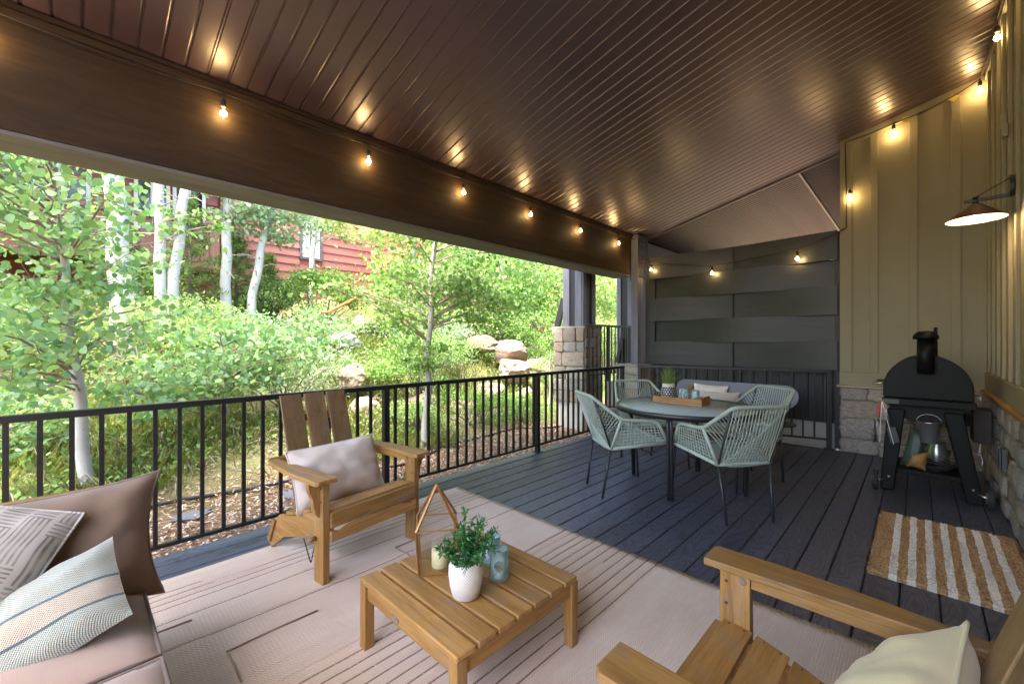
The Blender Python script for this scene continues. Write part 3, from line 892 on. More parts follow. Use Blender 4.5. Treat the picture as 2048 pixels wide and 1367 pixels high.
def build_rug():
    xs = set(np.linspace(RX0, RX1, 150).round(4))
    for lx in LINES:
        for o in (-.022, -.012, -.006, 0, .006, .012, .022): xs.add(round(lx + o, 4))
    xs = sorted(xs); ys = np.linspace(RY0, RY1, 60)
    blocks = [(-2.02, -1.80, 0.42, 0.78, 0.007), (-2.36, -2.12, -0.3, 0.36, .006), (-0.62, -0.36, 1.55, 1.95, 0.006), (-0.95, -0.70, 0.6, 1.2, .006), (-2.3, -2.05, 1.35, 1.8, .006)]
    V = []
    for i, xx in enumerate(xs):
        for j, yy in enumerate(ys):
            z = 0.009 + 0.0015 * math.sin(3.1 * xx + 2.2 * yy) + 0.012 * max(0, mnoise.noise(Vector((xx * 2.6, yy * 0.8, 3)))) + 0.004 * max(0, mnoise.noise(Vector((xx * 7, yy * 1.5, 9))))
            for lx in LINES:
                if abs(xx - lx) < 0.007: z -= 0.0025
            if -1.72 < xx < -1.05: z += 0.0035
            for b in blocks:
                if b[0] < xx < b[1] and b[2] < yy < b[3]: z += b[4]
            ex = 0.006 * mnoise.noise(Vector((xx * 9, 1, 0))) if j == len(ys) - 1 else 0
            V.append((xx, yy + ex, z))
    ny = len(ys)
    F = [(i * ny + j, (i + 1) * ny + j, (i + 1) * ny + j + 1, i * ny + j + 1) for i in range(len(xs) - 1) for j in range(ny - 1)]
    # skirt
    n0 = len(V)
    rim = [i * ny + ny - 1 for i in range(len(xs))]
    for r_ in rim: V.append((V[r_][0], V[r_][1], 0.001))
    for i in range(len(xs) - 1): F.append((rim[i], rim[i + 1], n0 + i + 1, n0 + i))
    n1 = len(V)
    rim = list(range(ny))
    for r_ in rim: V.append((V[r_][0], V[r_][1], 0.001))
    for i in range(ny - 1): F.append((rim[i], n1 + i, n1 + i + 1, rim[i + 1]))
    m = MB(); m.add(V, F, True)
    t = thing('area_rug', 'large beige woven rug with dark stripe lines under the coffee table', 'rug')
    m.build('weave', 'rug_weave', t)
    # raised dark cord lines of the weave
    fr = MB()
    xx = RX0
    while xx < RX1:
        fr.bar((xx, RY1 - 0.004, 0.006), (xx + rng.uniform(-.003, .003), RY1 + rng.uniform(.004, .014), 0.003), 0.003, 0.003)
        xx += 0.009
    fr.build('fringe', 'offwhite', t)
    for b in blocks:
        h_ = 0.021
        pth = [(b[0], b[3], h_), (b[0], (b[2] + b[3]) / 2, h_ + .002), (b[0] + .004, b[2], h_), ((b[0] + b[1]) / 2, b[2] + .003, h_ + .001), (b[1], b[2], h_)]
        MB().tube([Vector(p) for p in pth], 0.0042, 5).build('braided_edge', 'twig', t)
build_rug()

# ------------------------------------------------------------------ pillows
def pillow_mb(w, h, t, seed=0, pinch=0.10, wr=0.5, n=26, sag=0.0):
    m = MB()
    V = []; F = []
    for side in (1, -1):
        o = len(V)
        for i in range(n + 1):
            for j in range(n + 1):
                u = -1 + 2 * i / n; v = -1 + 2 * j / n
                prof = max(0.0, (1 - abs(u) ** 2.6)) ** 0.62 * max(0.0, (1 - abs(v) ** 2.6)) ** 0.62
                pu = u * (1 - pinch * (1 - abs(v) ** 2.2) * abs(u) ** 2)
                pv = v * (1 - pinch * (1 - abs(u) ** 2.2) * abs(v) ** 2)
                wrk = mnoise.noise(Vector((u * 2.2 + seed, v * 2.2, side))) * 0.10 + mnoise.noise(Vector((u * 5 + seed, v * 3.3, side * 2))) * 0.045
                # folds that run in from the corners
                ang = math.atan2(v, u); rr = math.hypot(u, v)
                fold = 0.05 * math.sin(ang * 14 + seed) * max(0, rr - 0.55)
                zz = side * t / 2 * (prof + (wrk * wr + fold * wr) * min(1, prof * 3))
                V.append((pu * w / 2, pv * h / 2 - sag * (1 - u * u) * max(0, v) * h * 0.3, zz))
        for i in range(n):
            for j in range(n):
                a = o + i * (n + 1) + j
                F.append((a, a + n + 1, a + n + 2, a + 1) if side == 1 else (a, a + 1, a + n + 2, a + n + 1))
    m.add(V, F, True)
    ring = []
    for i in range(n + 1): ring.append(i * (n + 1))
    for j in range(1, n + 1): ring.append(n * (n + 1) + j)
    for i in range(n - 1, -1, -1): ring.append(i * (n + 1) + n)
    for j in range(n - 1, 0, -1): ring.append(j)
    return m, [V[k] for k in ring]
def basis(xa, za):
    """matrix whose local x is xa and local z (face) leans to za"""
    x = Vector(xa).normalized(); z = Vector(za); z = (z - x * z.dot(x)).normalized(); y = z.cross(x)
    return Matrix((x, y, z)).transposed()
def pillow(name, label, w, h, t, mat, c, xa, za, seed=0, pinch=0.10, wr=0.6, piping=None, sag=0.0):
    th = thing(name, label, 'pillow', c)
    th.rotation_euler = basis(xa, za).to_euler()
    m, ring = pillow_mb(w, h, t, seed, pinch, wr, sag=sag)
    m.build('cover', mat, th)
    if piping:
        MB().tube(ring, 0.0045, 6, closed=True).build('piping', piping, th)
    return th

def mat_knit():
    t = NT('knit_stripe')
    v = t.coord('Object')
    x, y, z = t.sep(v)
    a = t.math('SINE', t.math('MULTIPLY', x, 2 * math.pi / 0.0062)); b = t.math('SINE', t.math('MULTIPLY', y, 2 * math.pi / 0.0062))
    kn = t.math('MULTIPLY_ADD', t.math('MULTIPLY', a, b), 0.5, 0.5)
    n1 = t.noise(t.coord('Object', (22, 130, 10)), 1.0, 4, 0.7)
    base = t.mix(kn, srgb(116, 121, 112), srgb(178, 183, 172))
    base = t.mix(t.ramp(n1, [(0.45, 0.0), (0.75, 0.55)]), base, srgb(176, 150, 124))
    mid = t.math('LESS_THAN', t.math('ABSOLUTE', t.math('ADD', y, 0.028)), 0.030)
    base = t.mix(t.math('MULTIPLY', mid, 0.35), base, srgb(190, 150, 122))
    for ly in (0.006, -0.062):
        d = t.math('LESS_THAN', t.math('ABSOLUTE', t.math('SUBTRACT', y, ly)), 0.0036)
        base = t.mix(t.math('MULTIPLY', d, 0.9), base, srgb(48, 74, 86))
    t.P(Base_Color=base, Roughness=0.95, Specular_IOR_Level=0.1, Sheen_Weight=0.4, Normal=t.bump(kn, 0.7, 0.004))
    M['knit_stripe'] = t.m
mat_knit()
def mat_print():
    t = NT('block_print')
    v = t.coord('Object')
    x, y, z = t.sep(v)
    cell = 0.062
    cx = t.math('FLOOR', t.math('DIVIDE', x, cell)); cyy = t.math('FLOOR', t.math('DIVIDE', y, cell * 0.75))
    wn_ = t.n('TexWhiteNoise', {'noise_dimensions': '2D'}, i0=t.n('CombineXYZ', i0=cx, i1=cyy).outputs[0]).outputs[0]
    sel = t.math('GREATER_THAN', wn_, 0.5)
    coord = t.math('ADD', t.math('MULTIPLY', x, sel), t.math('MULTIPLY', y, t.math('SUBTRACT', 1.0, sel)))
    ln = t.math('GREATER_THAN', t.math('SINE', t.math('MULTIPLY', coord, 2 * math.pi / 0.0115)), 0.15)
    gx = t.math('GREATER_THAN', t.math('ABSOLUTE', t.math('SUBTRACT', t.math('FRACT', t.math('DIVIDE', x, cell)), 0.5)), 0.43)
    ln = t.math('MULTIPLY', ln, t.math('SUBTRACT', 1.0, gx))
    fade = t.ramp(t.noise(v, 18.0, 4), [(0.35, 0.25), (0.6, 0.8)])
    base = t.mix(t.math('MULTIPLY', ln, fade), srgb(184, 176, 168), srgb(112, 106, 106))
    t.P(Base_Color=base, Roughness=0.9, Specular_IOR_Level=0.15, Normal=t.bump(t.noise(v, 260, 2), 0.2, 0.002))
    M['block_print'] = t.m
mat_print()

# ------------------------------------------------------------------ sofa
so = thing('outdoor_sofa', 'low taupe cushioned outdoor sofa at the deck railing end', 'sofa')
def cushion(x0, x1, y0, y1, z0, z1, name='seat_cushion'):
    n = 14
    m = MB(); V = []; F = []
    cxm, cym = (x0 + x1) / 2, (y0 + y1) / 2
    def pt(u, v, top):
        e = max(abs(u), abs(v))
        bulge = 0.028 * (1 - u * u) * (1 - v * v)
        rnd = 0.018 * (max(0, e - 0.85) / 0.15) ** 2
        zz = (z1 + bulge - rnd + 0.006 * mnoise.noise(Vector((u * 2 + x0, v * 2, 0)))) if top else z0
        k = 1 - (0.012 if top else 0.006) * (e > 0.999)
        return (cxm + u * (x1 - x0) / 2 * k, cym + v * (y1 - y0) / 2 * k, zz)
    for i in range(n + 1):
        for j in range(n + 1): V.append(pt(-1 + 2 * i / n, -1 + 2 * j / n, True))
    for i in range(n):
        for j in range(n):
            a = i * (n + 1) + j; F.append((a, a + n + 1, a + n + 2, a + 1))
    ring = [i * (n + 1) for i in range(n + 1)] + [n * (n + 1) + j for j in range(1, n + 1)] + [i * (n + 1) + n for i in range(n - 1, -1, -1)] + list(range(n - 1, 0, -1))
    o = len(V); L = len(ring)
    prof = [((z1 - z0) * 0.66 + z0, 1.012), ((z1 - z0) * 0.33 + z0, 1.012), (z0, 0.99)]
    for (zz, k) in prof:
        for r_ in ring: V.append((cxm + (V[r_][0] - cxm) * k, cym + (V[r_][1] - cym) * k, zz))
    for i in range(L):
        j = (i + 1) % L
        F.append((ring[i], ring[j], o + j, o + i)); F.append((o + i, o + j, o + L + j, o + L + i)); F.append((o + L + i, o + L + j, o + 2 * L + j, o + 2 * L + i))
    m.add(V, F, True)
    ob = m.build(name, 'sofa_taupe', so)
    MB().tube([V[r_] for r_ in ring], 0.006, 6, closed=True).build('piping', 'piping_taupe', ob)
    MB().tube([(V[o + 2 * L + i][0], V[o + 2 * L + i][1], z0 + 0.006) for i in range(L)], 0.006, 6, closed=True).build('piping', 'piping_taupe', ob)
cushion(-2.06, -1.565, -0.66, 0.172, 0.275, 0.392)
cushion(-1.555, -0.95, -0.66, 0.172, 0.275, 0.392)
MB().box(-2.36, -0.92, -0.72, 0.13, 0.17, 0.272).build('seat_frame', 'teak_x', so, 0.006)
MB().box(-2.36, -2.29, -0.74, 0.10, 0.66, 0.70).build('arm_rail', 'teak_y', so, 0.006)
for (lx, ly) in ((-2.36, 0.03), (-2.36, -0.74), (-0.99, 0.06), (-0.99, -0.74)):
    MB().box(lx, lx + .07, ly, ly + .07, 0.011, 0.168).build('leg', 'teak_z', so, 0.004)
for ly in (0.03, -0.74):
    MB().box(-2.36, -2.29, ly, ly + .07, 0.274, 0.659).build('arm_post', 'teak_z', so, 0.004)
pillow('back_pillow', 'large plain brown pillow upright at the sofa end by the railing', 0.62, 0.44, 0.22, 'pillow_brown', (-2.095, -0.085, 0.555), (0.10, 1, 0.03), (1, -0.1, 0.30), 3, 0.13, 1.5, 'pillow_brown')
pillow('print_pillow', 'cream pillow printed with grey blocks of short lines on the sofa', 0.46, 0.46, 0.24, 'block_print', (-1.99, -0.29, 0.595), (0.45, 0.85, -0.25), (0.76, -0.12, 0.60), 8, 0.03, 1.0, 'block_print')
pillow('knit_pillow', 'sage knit lumbar pillow with two thin dark blue stripes on the sofa', 0.50, 0.27, 0.18, 'knit_stripe', (-1.830, -0.115, 0.445), (0.22, 0.72, 0.40), (0.62, -0.30, 0.66), 5, 0.03, 1.2)

# ------------------------------------------------------------------ slatted armchairs
def armchair(name, label, loc, rz):
    t = thing(name, label, 'armchair', loc, rz, group='slatted wooden armchairs')
    for s in (-1, 1):
        MB().box(-0.088, 0, s * 0.305 - 0.019, s * 0.305 + 0.019, 0.0, 0.533).build('leg', 'teak_z', t, 0.003)
        # shaped bracket outside the leg under the arm
        pr = [(s * 0.325, 0.533), (s * 0.385, 0.533), (s * 0.380, 0.49), (s * 0.362, 0.45), (s * 0.358, 0.41), (s * 0.345, 0.37), (s * 0.325, 0.345)]
        MB().prism(pr, 'x', -0.062, -0.030).build('arm_bracket', 'teak_z', t, 0.002)
        arm = [(0.045, s * 0.268), (0.045, s * 0.372), (0.030, s * 0.386), (-0.15, s * 0.388), (-0.35, s * 0.374), (-0.52, s * 0.350), (-0.60, s * 0.330), (-0.615, s * 0.300), (-0.60, s * 0.285), (-0.30, s * 0.276)]
        MB().prism(arm, 'z', 0.535, 0.559).build('armrest', 'teak_x', t, 0.004)
        MB().box(-0.585, -0.09, s * 0.300 - 0.012, s * 0.300 + 0.012, 0.500, 0.534).build('arm_rail', 'teak_x', t, 0.003)
        # curved side board running down to the back foot
        top = [(-0.005, 0.352), (-0.12, 0.345), (-0.25, 0.305), (-0.38, 0.255), (-0.48, 0.235), (-0.55, 0.225), (-0.60, 0.19), (-0.66, 0.09), (-0.705, 0.04)]
        bot = [(-0.655, 0.001), (-0.58, 0.05), (-0.50, 0.105), (-0.40, 0.13), (-0.25, 0.17), (-0.12, 0.235), (-0.005, 0.262)]
        MB().prism(top + bot, 'y', s * 0.272 - 0.013, s * 0.272 + 0.013).build('side_board', 'teak_x', t, 0.002)
        MB().bar((-0.60, s * 0.292, 0.185), (-0.665, s * 0.292, 0.045), 0.014, 0.03, (1, 0, 0)).build('foot_cleat', 'teak_x', t)
        for (bx, bz) in ((-0.02, 0.50), (-0.02, 0.43)):
            MB().tube([(bx, s * 0.3245, bz), (bx, s * 0.327, bz)], 0.005, 8).build('screw', 'dark_leg', t)
            MB().tube([(bx, s * 0.2855, bz), (bx, s * 0.284, bz)], 0.005, 8).build('screw', 'dark_leg', t)
        MB().tube([(-0.068, s * 0.2855, 0.515), (-0.068, s * 0.281, 0.515)], 0.010, 10).build('bolt', 'bolt', t)
        MB().tube([(-0.068, s * 0.3245, 0.23), (-0.068, s * 0.365, 0.23)], 0.013, 8).build('peg', 'teak_x', t)
    MB().box(-0.022, 0.014, -0.285, 0.285, 0.285, 0.365).build('front_rail', 'teak_y', t, 0.004)
    # arched lower stretcher
    arch = [(-0.286, 0.215), (0.286, 0.215), (0.286, 0.275)] + [(0.24 - 0.06 * i, 0.262 + 0.018 * (0 if i in (0, 8) else 1)) for i in range(9)][::-1][::-1] + [(-0.286, 0.275)]
    MB().prism(arch, 'x', 0.002, 0.018).build('stretcher', 'teak_y', t, 0.002)
    # seat slats along the dipping side boards
    path = [(-0.005, 0.366), (-0.10, 0.358), (-0.195, 0.332), (-0.29, 0.297), (-0.385, 0.266), (-0.475, 0.250)]
    for i in range(5):
        (xa, za), (xb, zb) = path[i], path[i + 1]
        d = Vector((xb - xa, 0, zb - za)); L = d.length; d.normalize(); nrm = Vector((-d.z, 0, d.x)) * -1
        if nrm.z < 0: nrm = -nrm
        a = Vector((xa, 0, za)) + d * 0.005; b = Vector((xb, 0, zb)) - d * 0.005
        m = MB()
        vs = [p + Vector((0, yy, 0)) + nrm * hh for yy in (-0.286, 0.286) for p in (a, b) for hh in (-0.006, 0.012)]
        m.add(vs, [(0, 1, 3, 2), (4, 6, 7, 5), (0, 4, 5, 1), (2, 3, 7, 6), (1, 5, 7, 3), (0, 2, 6, 4)])
        sl = m.build('seat_slat', 'teak_y', t, 0.003)
        for s in (-1, 1):
            for q in (0.25, 0.75):
                c = a.lerp(b, q) + Vector((0, s * 0.272, 0)) + nrm * 0.0118
                MB().tube([c, c + nrm * 0.0015], 0.0035, 6).build('nail', 'dark_leg', sl)
    # back slats
    lean = Vector((-0.200, 0, 0.655)); lean.normalize()
    base = Vector((-0.482, 0, 0.262))
    for i, yc in enumerate((-0.155, 0, 0.155)):
        m = MB(); L = 0.690
        bw = 0.068
        nrm = Vector((lean.z, 0, -lean.x))
        vs = [base + lean * l + Vector((0, yc + sgn * bw, 0)) + nrm * hh for l in (0, L) for sgn in (-1, 1) for hh in (-0.008, 0.008)]
        m.add(vs, [(0, 1, 3, 2), (4, 6, 7, 5), (0, 4, 5, 1), (2, 3, 7, 6), (1, 5, 7, 3), (0, 2, 6, 4)])
        sl = m.build('back_slat', 'slat_z', t, 0.003)
        for q in (-0.04, 0.0, 0.04):
            c = base + lean * 0.535 + Vector((0, yc + q, 0)) + nrm * 0.008
            MB().tube([c, c + nrm * 0.0015], 0.0038, 6).build('nail', 'dark_leg', sl)
    nrm = Vector((lean.z, 0, -lean.x))
    for l, yw in ((0.535, 0.215), (0.30, 0.33)):
        c = base + lean * l - nrm * 0.019
        MB().bar(c + Vector((0, -yw, 0)), c + Vector((0, yw, 0)), 0.02, 0.045, lean).build('back_rail', 'teak_y', t, 0.002)
    return t
armchair('slatted_armchair', 'wooden slatted armchair with plain linen pillow beside the railing', (-2.262, 1.205, 0.011), R(8))
armchair('slatted_armchair', 'wooden slatted armchair with glossy cream pillow in the foreground', (-0.462, 1.160, 0.011), R(180))
MB().tube([(-2.345 + 0.02 * math.sin(i * 0.5), 0.845 + 0.075 * (i / 12) - 0.01, 0.235 - 0.14 * math.sin(math.pi * i / 12)) for i in range(13)], 0.003, 5).build('tether_cord', 'cord', label='thin dark tether cord looped on the railing armchair leg', cat='cord')
pillow('linen_pillow', 'pale linen pillow with welted edge on the railing armchair', 0.56, 0.36, 0.18, 'linen', (-2.585, 1.125, 0.478), (-0.06, 1, 0.03), (0.93, 0.10, 0.40), 12, 0.05, 1.7, 'linen')
pillow('cream_pillow', 'glossy cream pillow on the foreground armchair', 0.50, 0.44, 0.20, 'cream', (-0.05, 1.215, 0.425), (0.10, 1.0, 0.02), (-0.86, 0.08, 0.50), 21, 0.05, 1.3, 'cream')

# ------------------------------------------------------------------ coffee table and what stands on it
ct = thing('coffee_table', 'low square slatted wooden coffee table on the rug', 'coffee table', (-1.346, 1.137, 0.011))
for i in range(7):
    y0 = -0.3225 + i * 0.0925
    MB().box(-0.322, 0.322, y0, y0 + 0.080, 0.268, 0.289).build('slat', 'teak_x', ct, 0.004)
for sx in (-1, 1):
    MB().box(sx * 0.300 - 0.011, sx * 0.300 + 0.011, -0.285, 0.285, 0.208, 0.266).build('apron', 'teak_y', ct, 0.003)
    for sy in (-1, 1):
        MB().box(sx * 0.300 - 0.0215, sx * 0.300 + 0.0215, sy * 0.300 - 0.0215, sy * 0.300 + 0.0215, 0.0, 0.267).build('leg', 'teak_z', ct, 0.003)
for sy in (-1, 1):
    MB().box(-0.278, 0.278, sy * 0.300 - 0.011, sy * 0.300 + 0.011, 0.208, 0.266).build('apron', 'teak_x', ct, 0.003)
MB().box(-0.085, -0.035, -0.3135, -0.3115, 0.222, 0.240).build('name_plate', 'steel', ct)
TZ = 0.301
ln = thing('glass_lantern', 'brass framed glass house lantern on the coffee table', 'lantern', (-1.505, 1.087, TZ), R(55))
b, w, ze, za = 0.074, 0.086, 0.190, 0.355
cb_ = [(-b, -b, 0.005), (b, -b, 0.005), (b, b, 0.005), (-b, b, 0.005)]
ce_ = [(-w, -w, ze), (w, -w, ze), (w, w, ze), (-w, w, ze)]
for i in range(4):
    j = (i + 1) % 4
    MB().bar(cb_[i], cb_[j], 0.006, 0.006).build('frame_bar', 'brass', ln)
    MB().bar(ce_[i], ce_[j], 0.005, 0.005).build('frame_bar', 'brass', ln)
    MB().bar(cb_[i], ce_[i], 0.007, 0.007).build('frame_bar', 'brass', ln)
    MB().bar(ce_[i], (0, 0, za), 0.011, 0.007).build('frame_bar', 'brass', ln)
    p = [Vector(q) for q in (cb_[i], cb_[j], ce_[j], ce_[i])]
    nrm = (p[1] - p[0]).cross(p[3] - p[0]).normalized() * 0.001
    MB().add([q + nrm * k for k in (1, -1) for q in p], [(0, 1, 2, 3), (7, 6, 5, 4), (0, 4, 5, 1), (1, 5, 6, 2), (2, 6, 7, 3), (3, 7, 4, 0)]).build('pane', 'pane_glass', ln)
MB().box(-b, b, -b, b, 0.0, 0.004).build('base_plate', 'brass', ln)
cd = thing('pillar_candle', 'short ivory pillar candle inside the glass lantern', 'candle', (-1.495, 1.097, TZ + 0.0045))
MB().lathe([(0.0, 0), (0.036, 0), (0.037, 0.005), (0.037, 0.07), (0.034, 0.074), (0.0, 0.068)], 20).build('wax', 'candle', cd)
MB().tube([(0, 0, 0.068), (0.001, 0, 0.082)], 0.0012, 5).build('wick', 'cord', cd)

def mat_pot():
    t = NT('ribbed_pot')
    v = t.coord('Object')
    x, y, z = t.sep(v)
    ang = t.math('ARCTAN2', y, x)
    h1 = t.math('SINE', t.math('ADD', t.math('MULTIPLY', ang, 44.0), t.math('MULTIPLY', z, 520.0)))
    t.P(Base_Color=(*srgb(226, 216, 208), 1), Roughness=0.6, Normal=t.bump(h1, 0.7, 0.003))
    M['ribbed_pot'] = t.m
mat_pot()
pp = thing('potted_plant', 'white textured pot of leafy green sprigs on the coffee table', 'potted plant', (-1.252, 1.040, TZ))
MB().lathe([(0.0, 0), (0.044, 0), (0.052, 0.006), (0.062, 0.045), (0.067, 0.085), (0.066, 0.118), (0.061, 0.138), (0.056, 0.138), (0.058, 0.11), (0.0, 0.105)], 40).build('pot', 'ribbed_pot', pp)
pts = []; szs = []
st = MB()
for k in range(26):
    a = rng.uniform(0, 6.283); out = rng.uniform(0.03, 0.125); hh = rng.uniform(0.05, 0.15) * (1.15 - out * 3)
    if k < 3: out, hh = [(0.05, 0.18), (0.075, 0.17), (0.06, 0.15)][k]; a = [2.6, 0.35, 1.2][k]
    p0 = Vector((0.02 * math.cos(a), 0.02 * math.sin(a), 0.11)); p2 = Vector((out * math.cos(a), out * math.sin(a), 0.125 + hh)); p1 = (p0 + p2) / 2 + Vector((0, 0, 0.03))
    cur = [(p0 * (1 - q) ** 2 + p1 * 2 * q * (1 - q) + p2 * q * q) for q in np.linspace(0, 1, 9)]
    st.tube(cur, 0.0013, 4)
    for q in cur[2:]:
        for _ in range(8):
            pts.append(q + Vector((rng.gauss(0, .004), rng.gauss(0, .004), rng.gauss(0, .003)))); szs.append(rng.uniform(0.014, 0.028))
st.build('stem', 'houseplant', pp)
link('leaves', leaves('leaves', np.array(pts), np.array(szs), LEAF_OVAL * np.array([0.55, 1, 1]), hang=-0.35, up=0.7), 'houseplant', pp)

def tumbler(name, label, loc, r, h, mat, group, bead=True):
    t = thing(name, label, 'glass', loc, group=group)
    MB().lathe([(0.0, 0.0), (r * 0.90, 0.0), (r * 0.95, 0.004), (r * 0.97, h * 0.5), (r, h), (r - 0.0025, h), (r * 0.97 - 0.003, h * 0.5), (r * 0.9, 0.012), (0.0, 0.010)], 28).build('bowl', mat, t)
    if bead:
        m = MB()
        for k in range(26):
            a = k * 2.4; zz = 0.012 + (k % 7) * 0.0075; rr = r * 0.97
            c = Vector((rr * math.cos(a), rr * math.sin(a), zz))
            m.lathe([(0.0, -0.004), (0.004, -0.002), (0.0045, 0), (0.004, 0.002), (0.0, 0.004)], 6, c)
        m.build('pebbling', mat, t)
    return t
tumbler('drinking_glass', 'aqua tumbler on the coffee table, nearer to the white pot', (-1.247, 1.213, TZ), 0.039, 0.122, 'aqua_glass', 'aqua tumblers on the coffee table')
tumbler('drinking_glass', 'aqua tumbler on the coffee table, standing behind the other one', (-1.352, 1.272, TZ), 0.038, 0.122, 'aqua_glass', 'aqua tumblers on the coffee table')

# ------------------------------------------------------------------ dining set
dt = thing('dining_table', 'round patio table with rippled glass top and dark rim', 'table', (-1.50, 3.79, 0))
prof = [(0.560, 0.690), (0.592, 0.682), (0.604, 0.668), (0.604, 0.702), (0.596, 0.710), (0.560, 0.706)]
MB().lathe(prof + [prof[0]], 72, cap=False).build('rim', 'dark_leg', dt)
MB().lathe([(0.0, 0.696), (0.575, 0.696), (0.575, 0.7085), (0.0, 0.7085)], 64).build('glass_top', 'rain_glass', dt)
for k in range(4):
    a = R(-82 + 90 * k)
    m = MB()
    ca, sa = math.cos(a), math.sin(a)
    for off in (-0.013, 0.013):
        ox, oy = -sa * off, ca * off
        m.tube([(0.52 * ca + ox, 0.52 * sa + oy, 0.686), (0.500 * ca + ox, 0.500 * sa + oy, 0.55), (0.476 * ca + ox, 0.476 * sa + oy, 0.0)], 0.0125, 8)
    m.build('leg', 'dark_leg', dt)
MB().tube([(0.49 * math.cos(R(8 + 90 * k + d)), 0.49 * math.sin(R(8 + 90 * k + d)), 0.655) for k in range(4) for d in (0, 22, 45, 68)], 0.010, 8, closed=True).build('brace_ring', 'dark_leg', dt)

def rope_chair(name, label, loc, ang):
    t = thing(name, label, 'chair', (loc[0], loc[1], 0), ang - math.pi / 2, group='aqua rope chairs around the glass table')
    sr, sf = (0.205, 0.045, 0.405), (0.285, 0.50, 0.455)
    tp, ar, af = (0.205, -0.125, 0.835), (0.285, 0.095, 0.655), (0.295, 0.40, 0.635)
    mir = lambda p, s: Vector((p[0] * s, p[1], p[2]))
    # rounded rope-wrapped frame
    def fil(pts, r=0.045, n=4):
        pts = [Vector(p) for p in pts]; out = [pts[0]]
        for i in range(1, len(pts) - 1):
            a, b, c = pts[i - 1], pts[i], pts[i + 1]
            d1 = (a - b); d2 = (c - b); l = min(r, d1.length * .45, d2.length * .45)
            p, q = b + d1.normalized() * l, b + d2.normalized() * l
            for k in range(n + 1):
                u = k / n; out.append(p * (1 - u) ** 2 + b * 2 * u * (1 - u) + q * u * u)
        out.append(pts[-1]); return out
    top = fil([mir(sf, -1), mir(af, -1), mir(ar, -1), mir(tp, -1), mir(tp, 1), mir(ar, 1), mir(af, 1), mir(sf, 1)])
    MB().tube(top, 0.0145, 8).build('arm_and_back_frame', 'rope', t)
    seat = fil([mir(sf, 1), mir(sr, 1), mir(sr, -1), mir(sf, -1), mir(sf, 1)], 0.03)
    MB().tube(seat, 0.0145, 8).build('seat_frame', 'rope', t)
    for s in (-1, 1):
        MB().tube([mir(sr, s), mir(ar, s)], 0.012, 8).build('side_strut', 'rope', t)
        # legs, the back ones run on up the back as bare rods
        MB().tube([(0.178 * s, -0.02, 0.0), (0.200 * s, 0.04, 0.395)], 0.0105, 8).build('leg', 'dark_leg', t)
        MB().tube([(0.200 * s, 0.042, 0.41), (0.203 * s, -0.10, 0.815)], 0.008, 8).build('back_rod', 'dark_leg', t)
        MB().tube([(0.275 * s, 0.49, 0.445), (0.295 * s, 0.53, 0.0)], 0.0105, 8).build('leg', 'dark_leg', t)
        MB().tube([(0.240 * s, 0.26, 0.425), (0.235 * s, 0.34, 0.22), (0.200 * s, 0.40, 0.02)] if False else [(0.262 * s, 0.47, 0.40), (0.14 * s, 0.44, 0.34), (0.0, 0.43, 0.325)], 0.006, 6).build('under_brace', 'dark_leg', t)
    # seat webbing: tight flat cords
    sw_ = MB(); n = 34
    for i in range(n):
        u = (i + 0.5) / n
        a = Vector(sr).lerp(Vector(sf), u); b = Vector((-a.x, a.y, a.z))
        mid = (a + b) / 2 - Vector((0, 0, 0.022))
        q = [a, a.lerp(mid, 0.5) - Vector((0, 0, 0.008)), mid, b.lerp(mid, 0.5) - Vector((0, 0, 0.008)), b]
        sw_.tube(q, 0.0062, 5, caps=False)
    tag(sw_.build('seat_cords', 'rope', t), kind='stuff')
    # back cords, straight ones plus a crossing layer
    bw = MB(); n = 17
    for i in range(n):
        u = -1 + 2 * (i + 0.5) / n
        a = Vector((tp[0] * u, tp[1], tp[2])); b = Vector((sr[0] * u, sr[1], sr[2]))
        mid = (a + b) / 2 + Vector((0, -0.030 * (1 - u * u), 0))
        bw.tube([a, mid, b], 0.0038, 5, caps=False)
    for s in (-1, 1):
        for i in range(11):
            u = (i + 0.5) / 11
            a = mir(tp, s).lerp(mir(ar, s), u)
            b = Vector((-s * 0.20 + s * 0.30 * u, sr[1] - 0.002, sr[2] + 0.0))
            mid = (a + b) / 2 + Vector((0, -0.035, 0))
            bw.tube([a, mid, b], 0.0036, 5, caps=False)
    tag(bw.build('back_cords', 'rope', t), kind='stuff')
    for s in (-1, 1):
        sd = MB()
        for i in range(12):
            u = (i + 0.5) / 12
            a = mir(ar, s).lerp(mir(af, s), u)
            b = mir(sr, s).lerp(mir(sf, s), 0.10 + 0.82 * u)
            sd.tube([a, b], 0.0036, 5, caps=False)
        for i in range(9):
            u = (i + 0.5) / 9
            a = mir(ar, s).lerp(mir(sr, s), u); b = mir(af, s).lerp(mir(sf, s), u)
            sd.tube([a, b], 0.0034, 5, caps=False)
        tag(sd.build('side_cords', 'rope', t), kind='stuff')
    return t
rope_chair('rope_chair', 'aqua rope chair between the glass table and the striped rug', (-1.985, 3.10), R(54))
rope_chair('rope_chair', 'aqua rope chair with its back to the striped doormat', (-0.860, 3.29), R(142))
rope_chair('rope_chair', 'aqua rope chair in front of the stone plinth', (-2.25, 4.335), R(-36))
rope_chair('rope_chair', 'aqua rope chair before the right end of the curved bench back', (-1.045, 4.545), R(239))

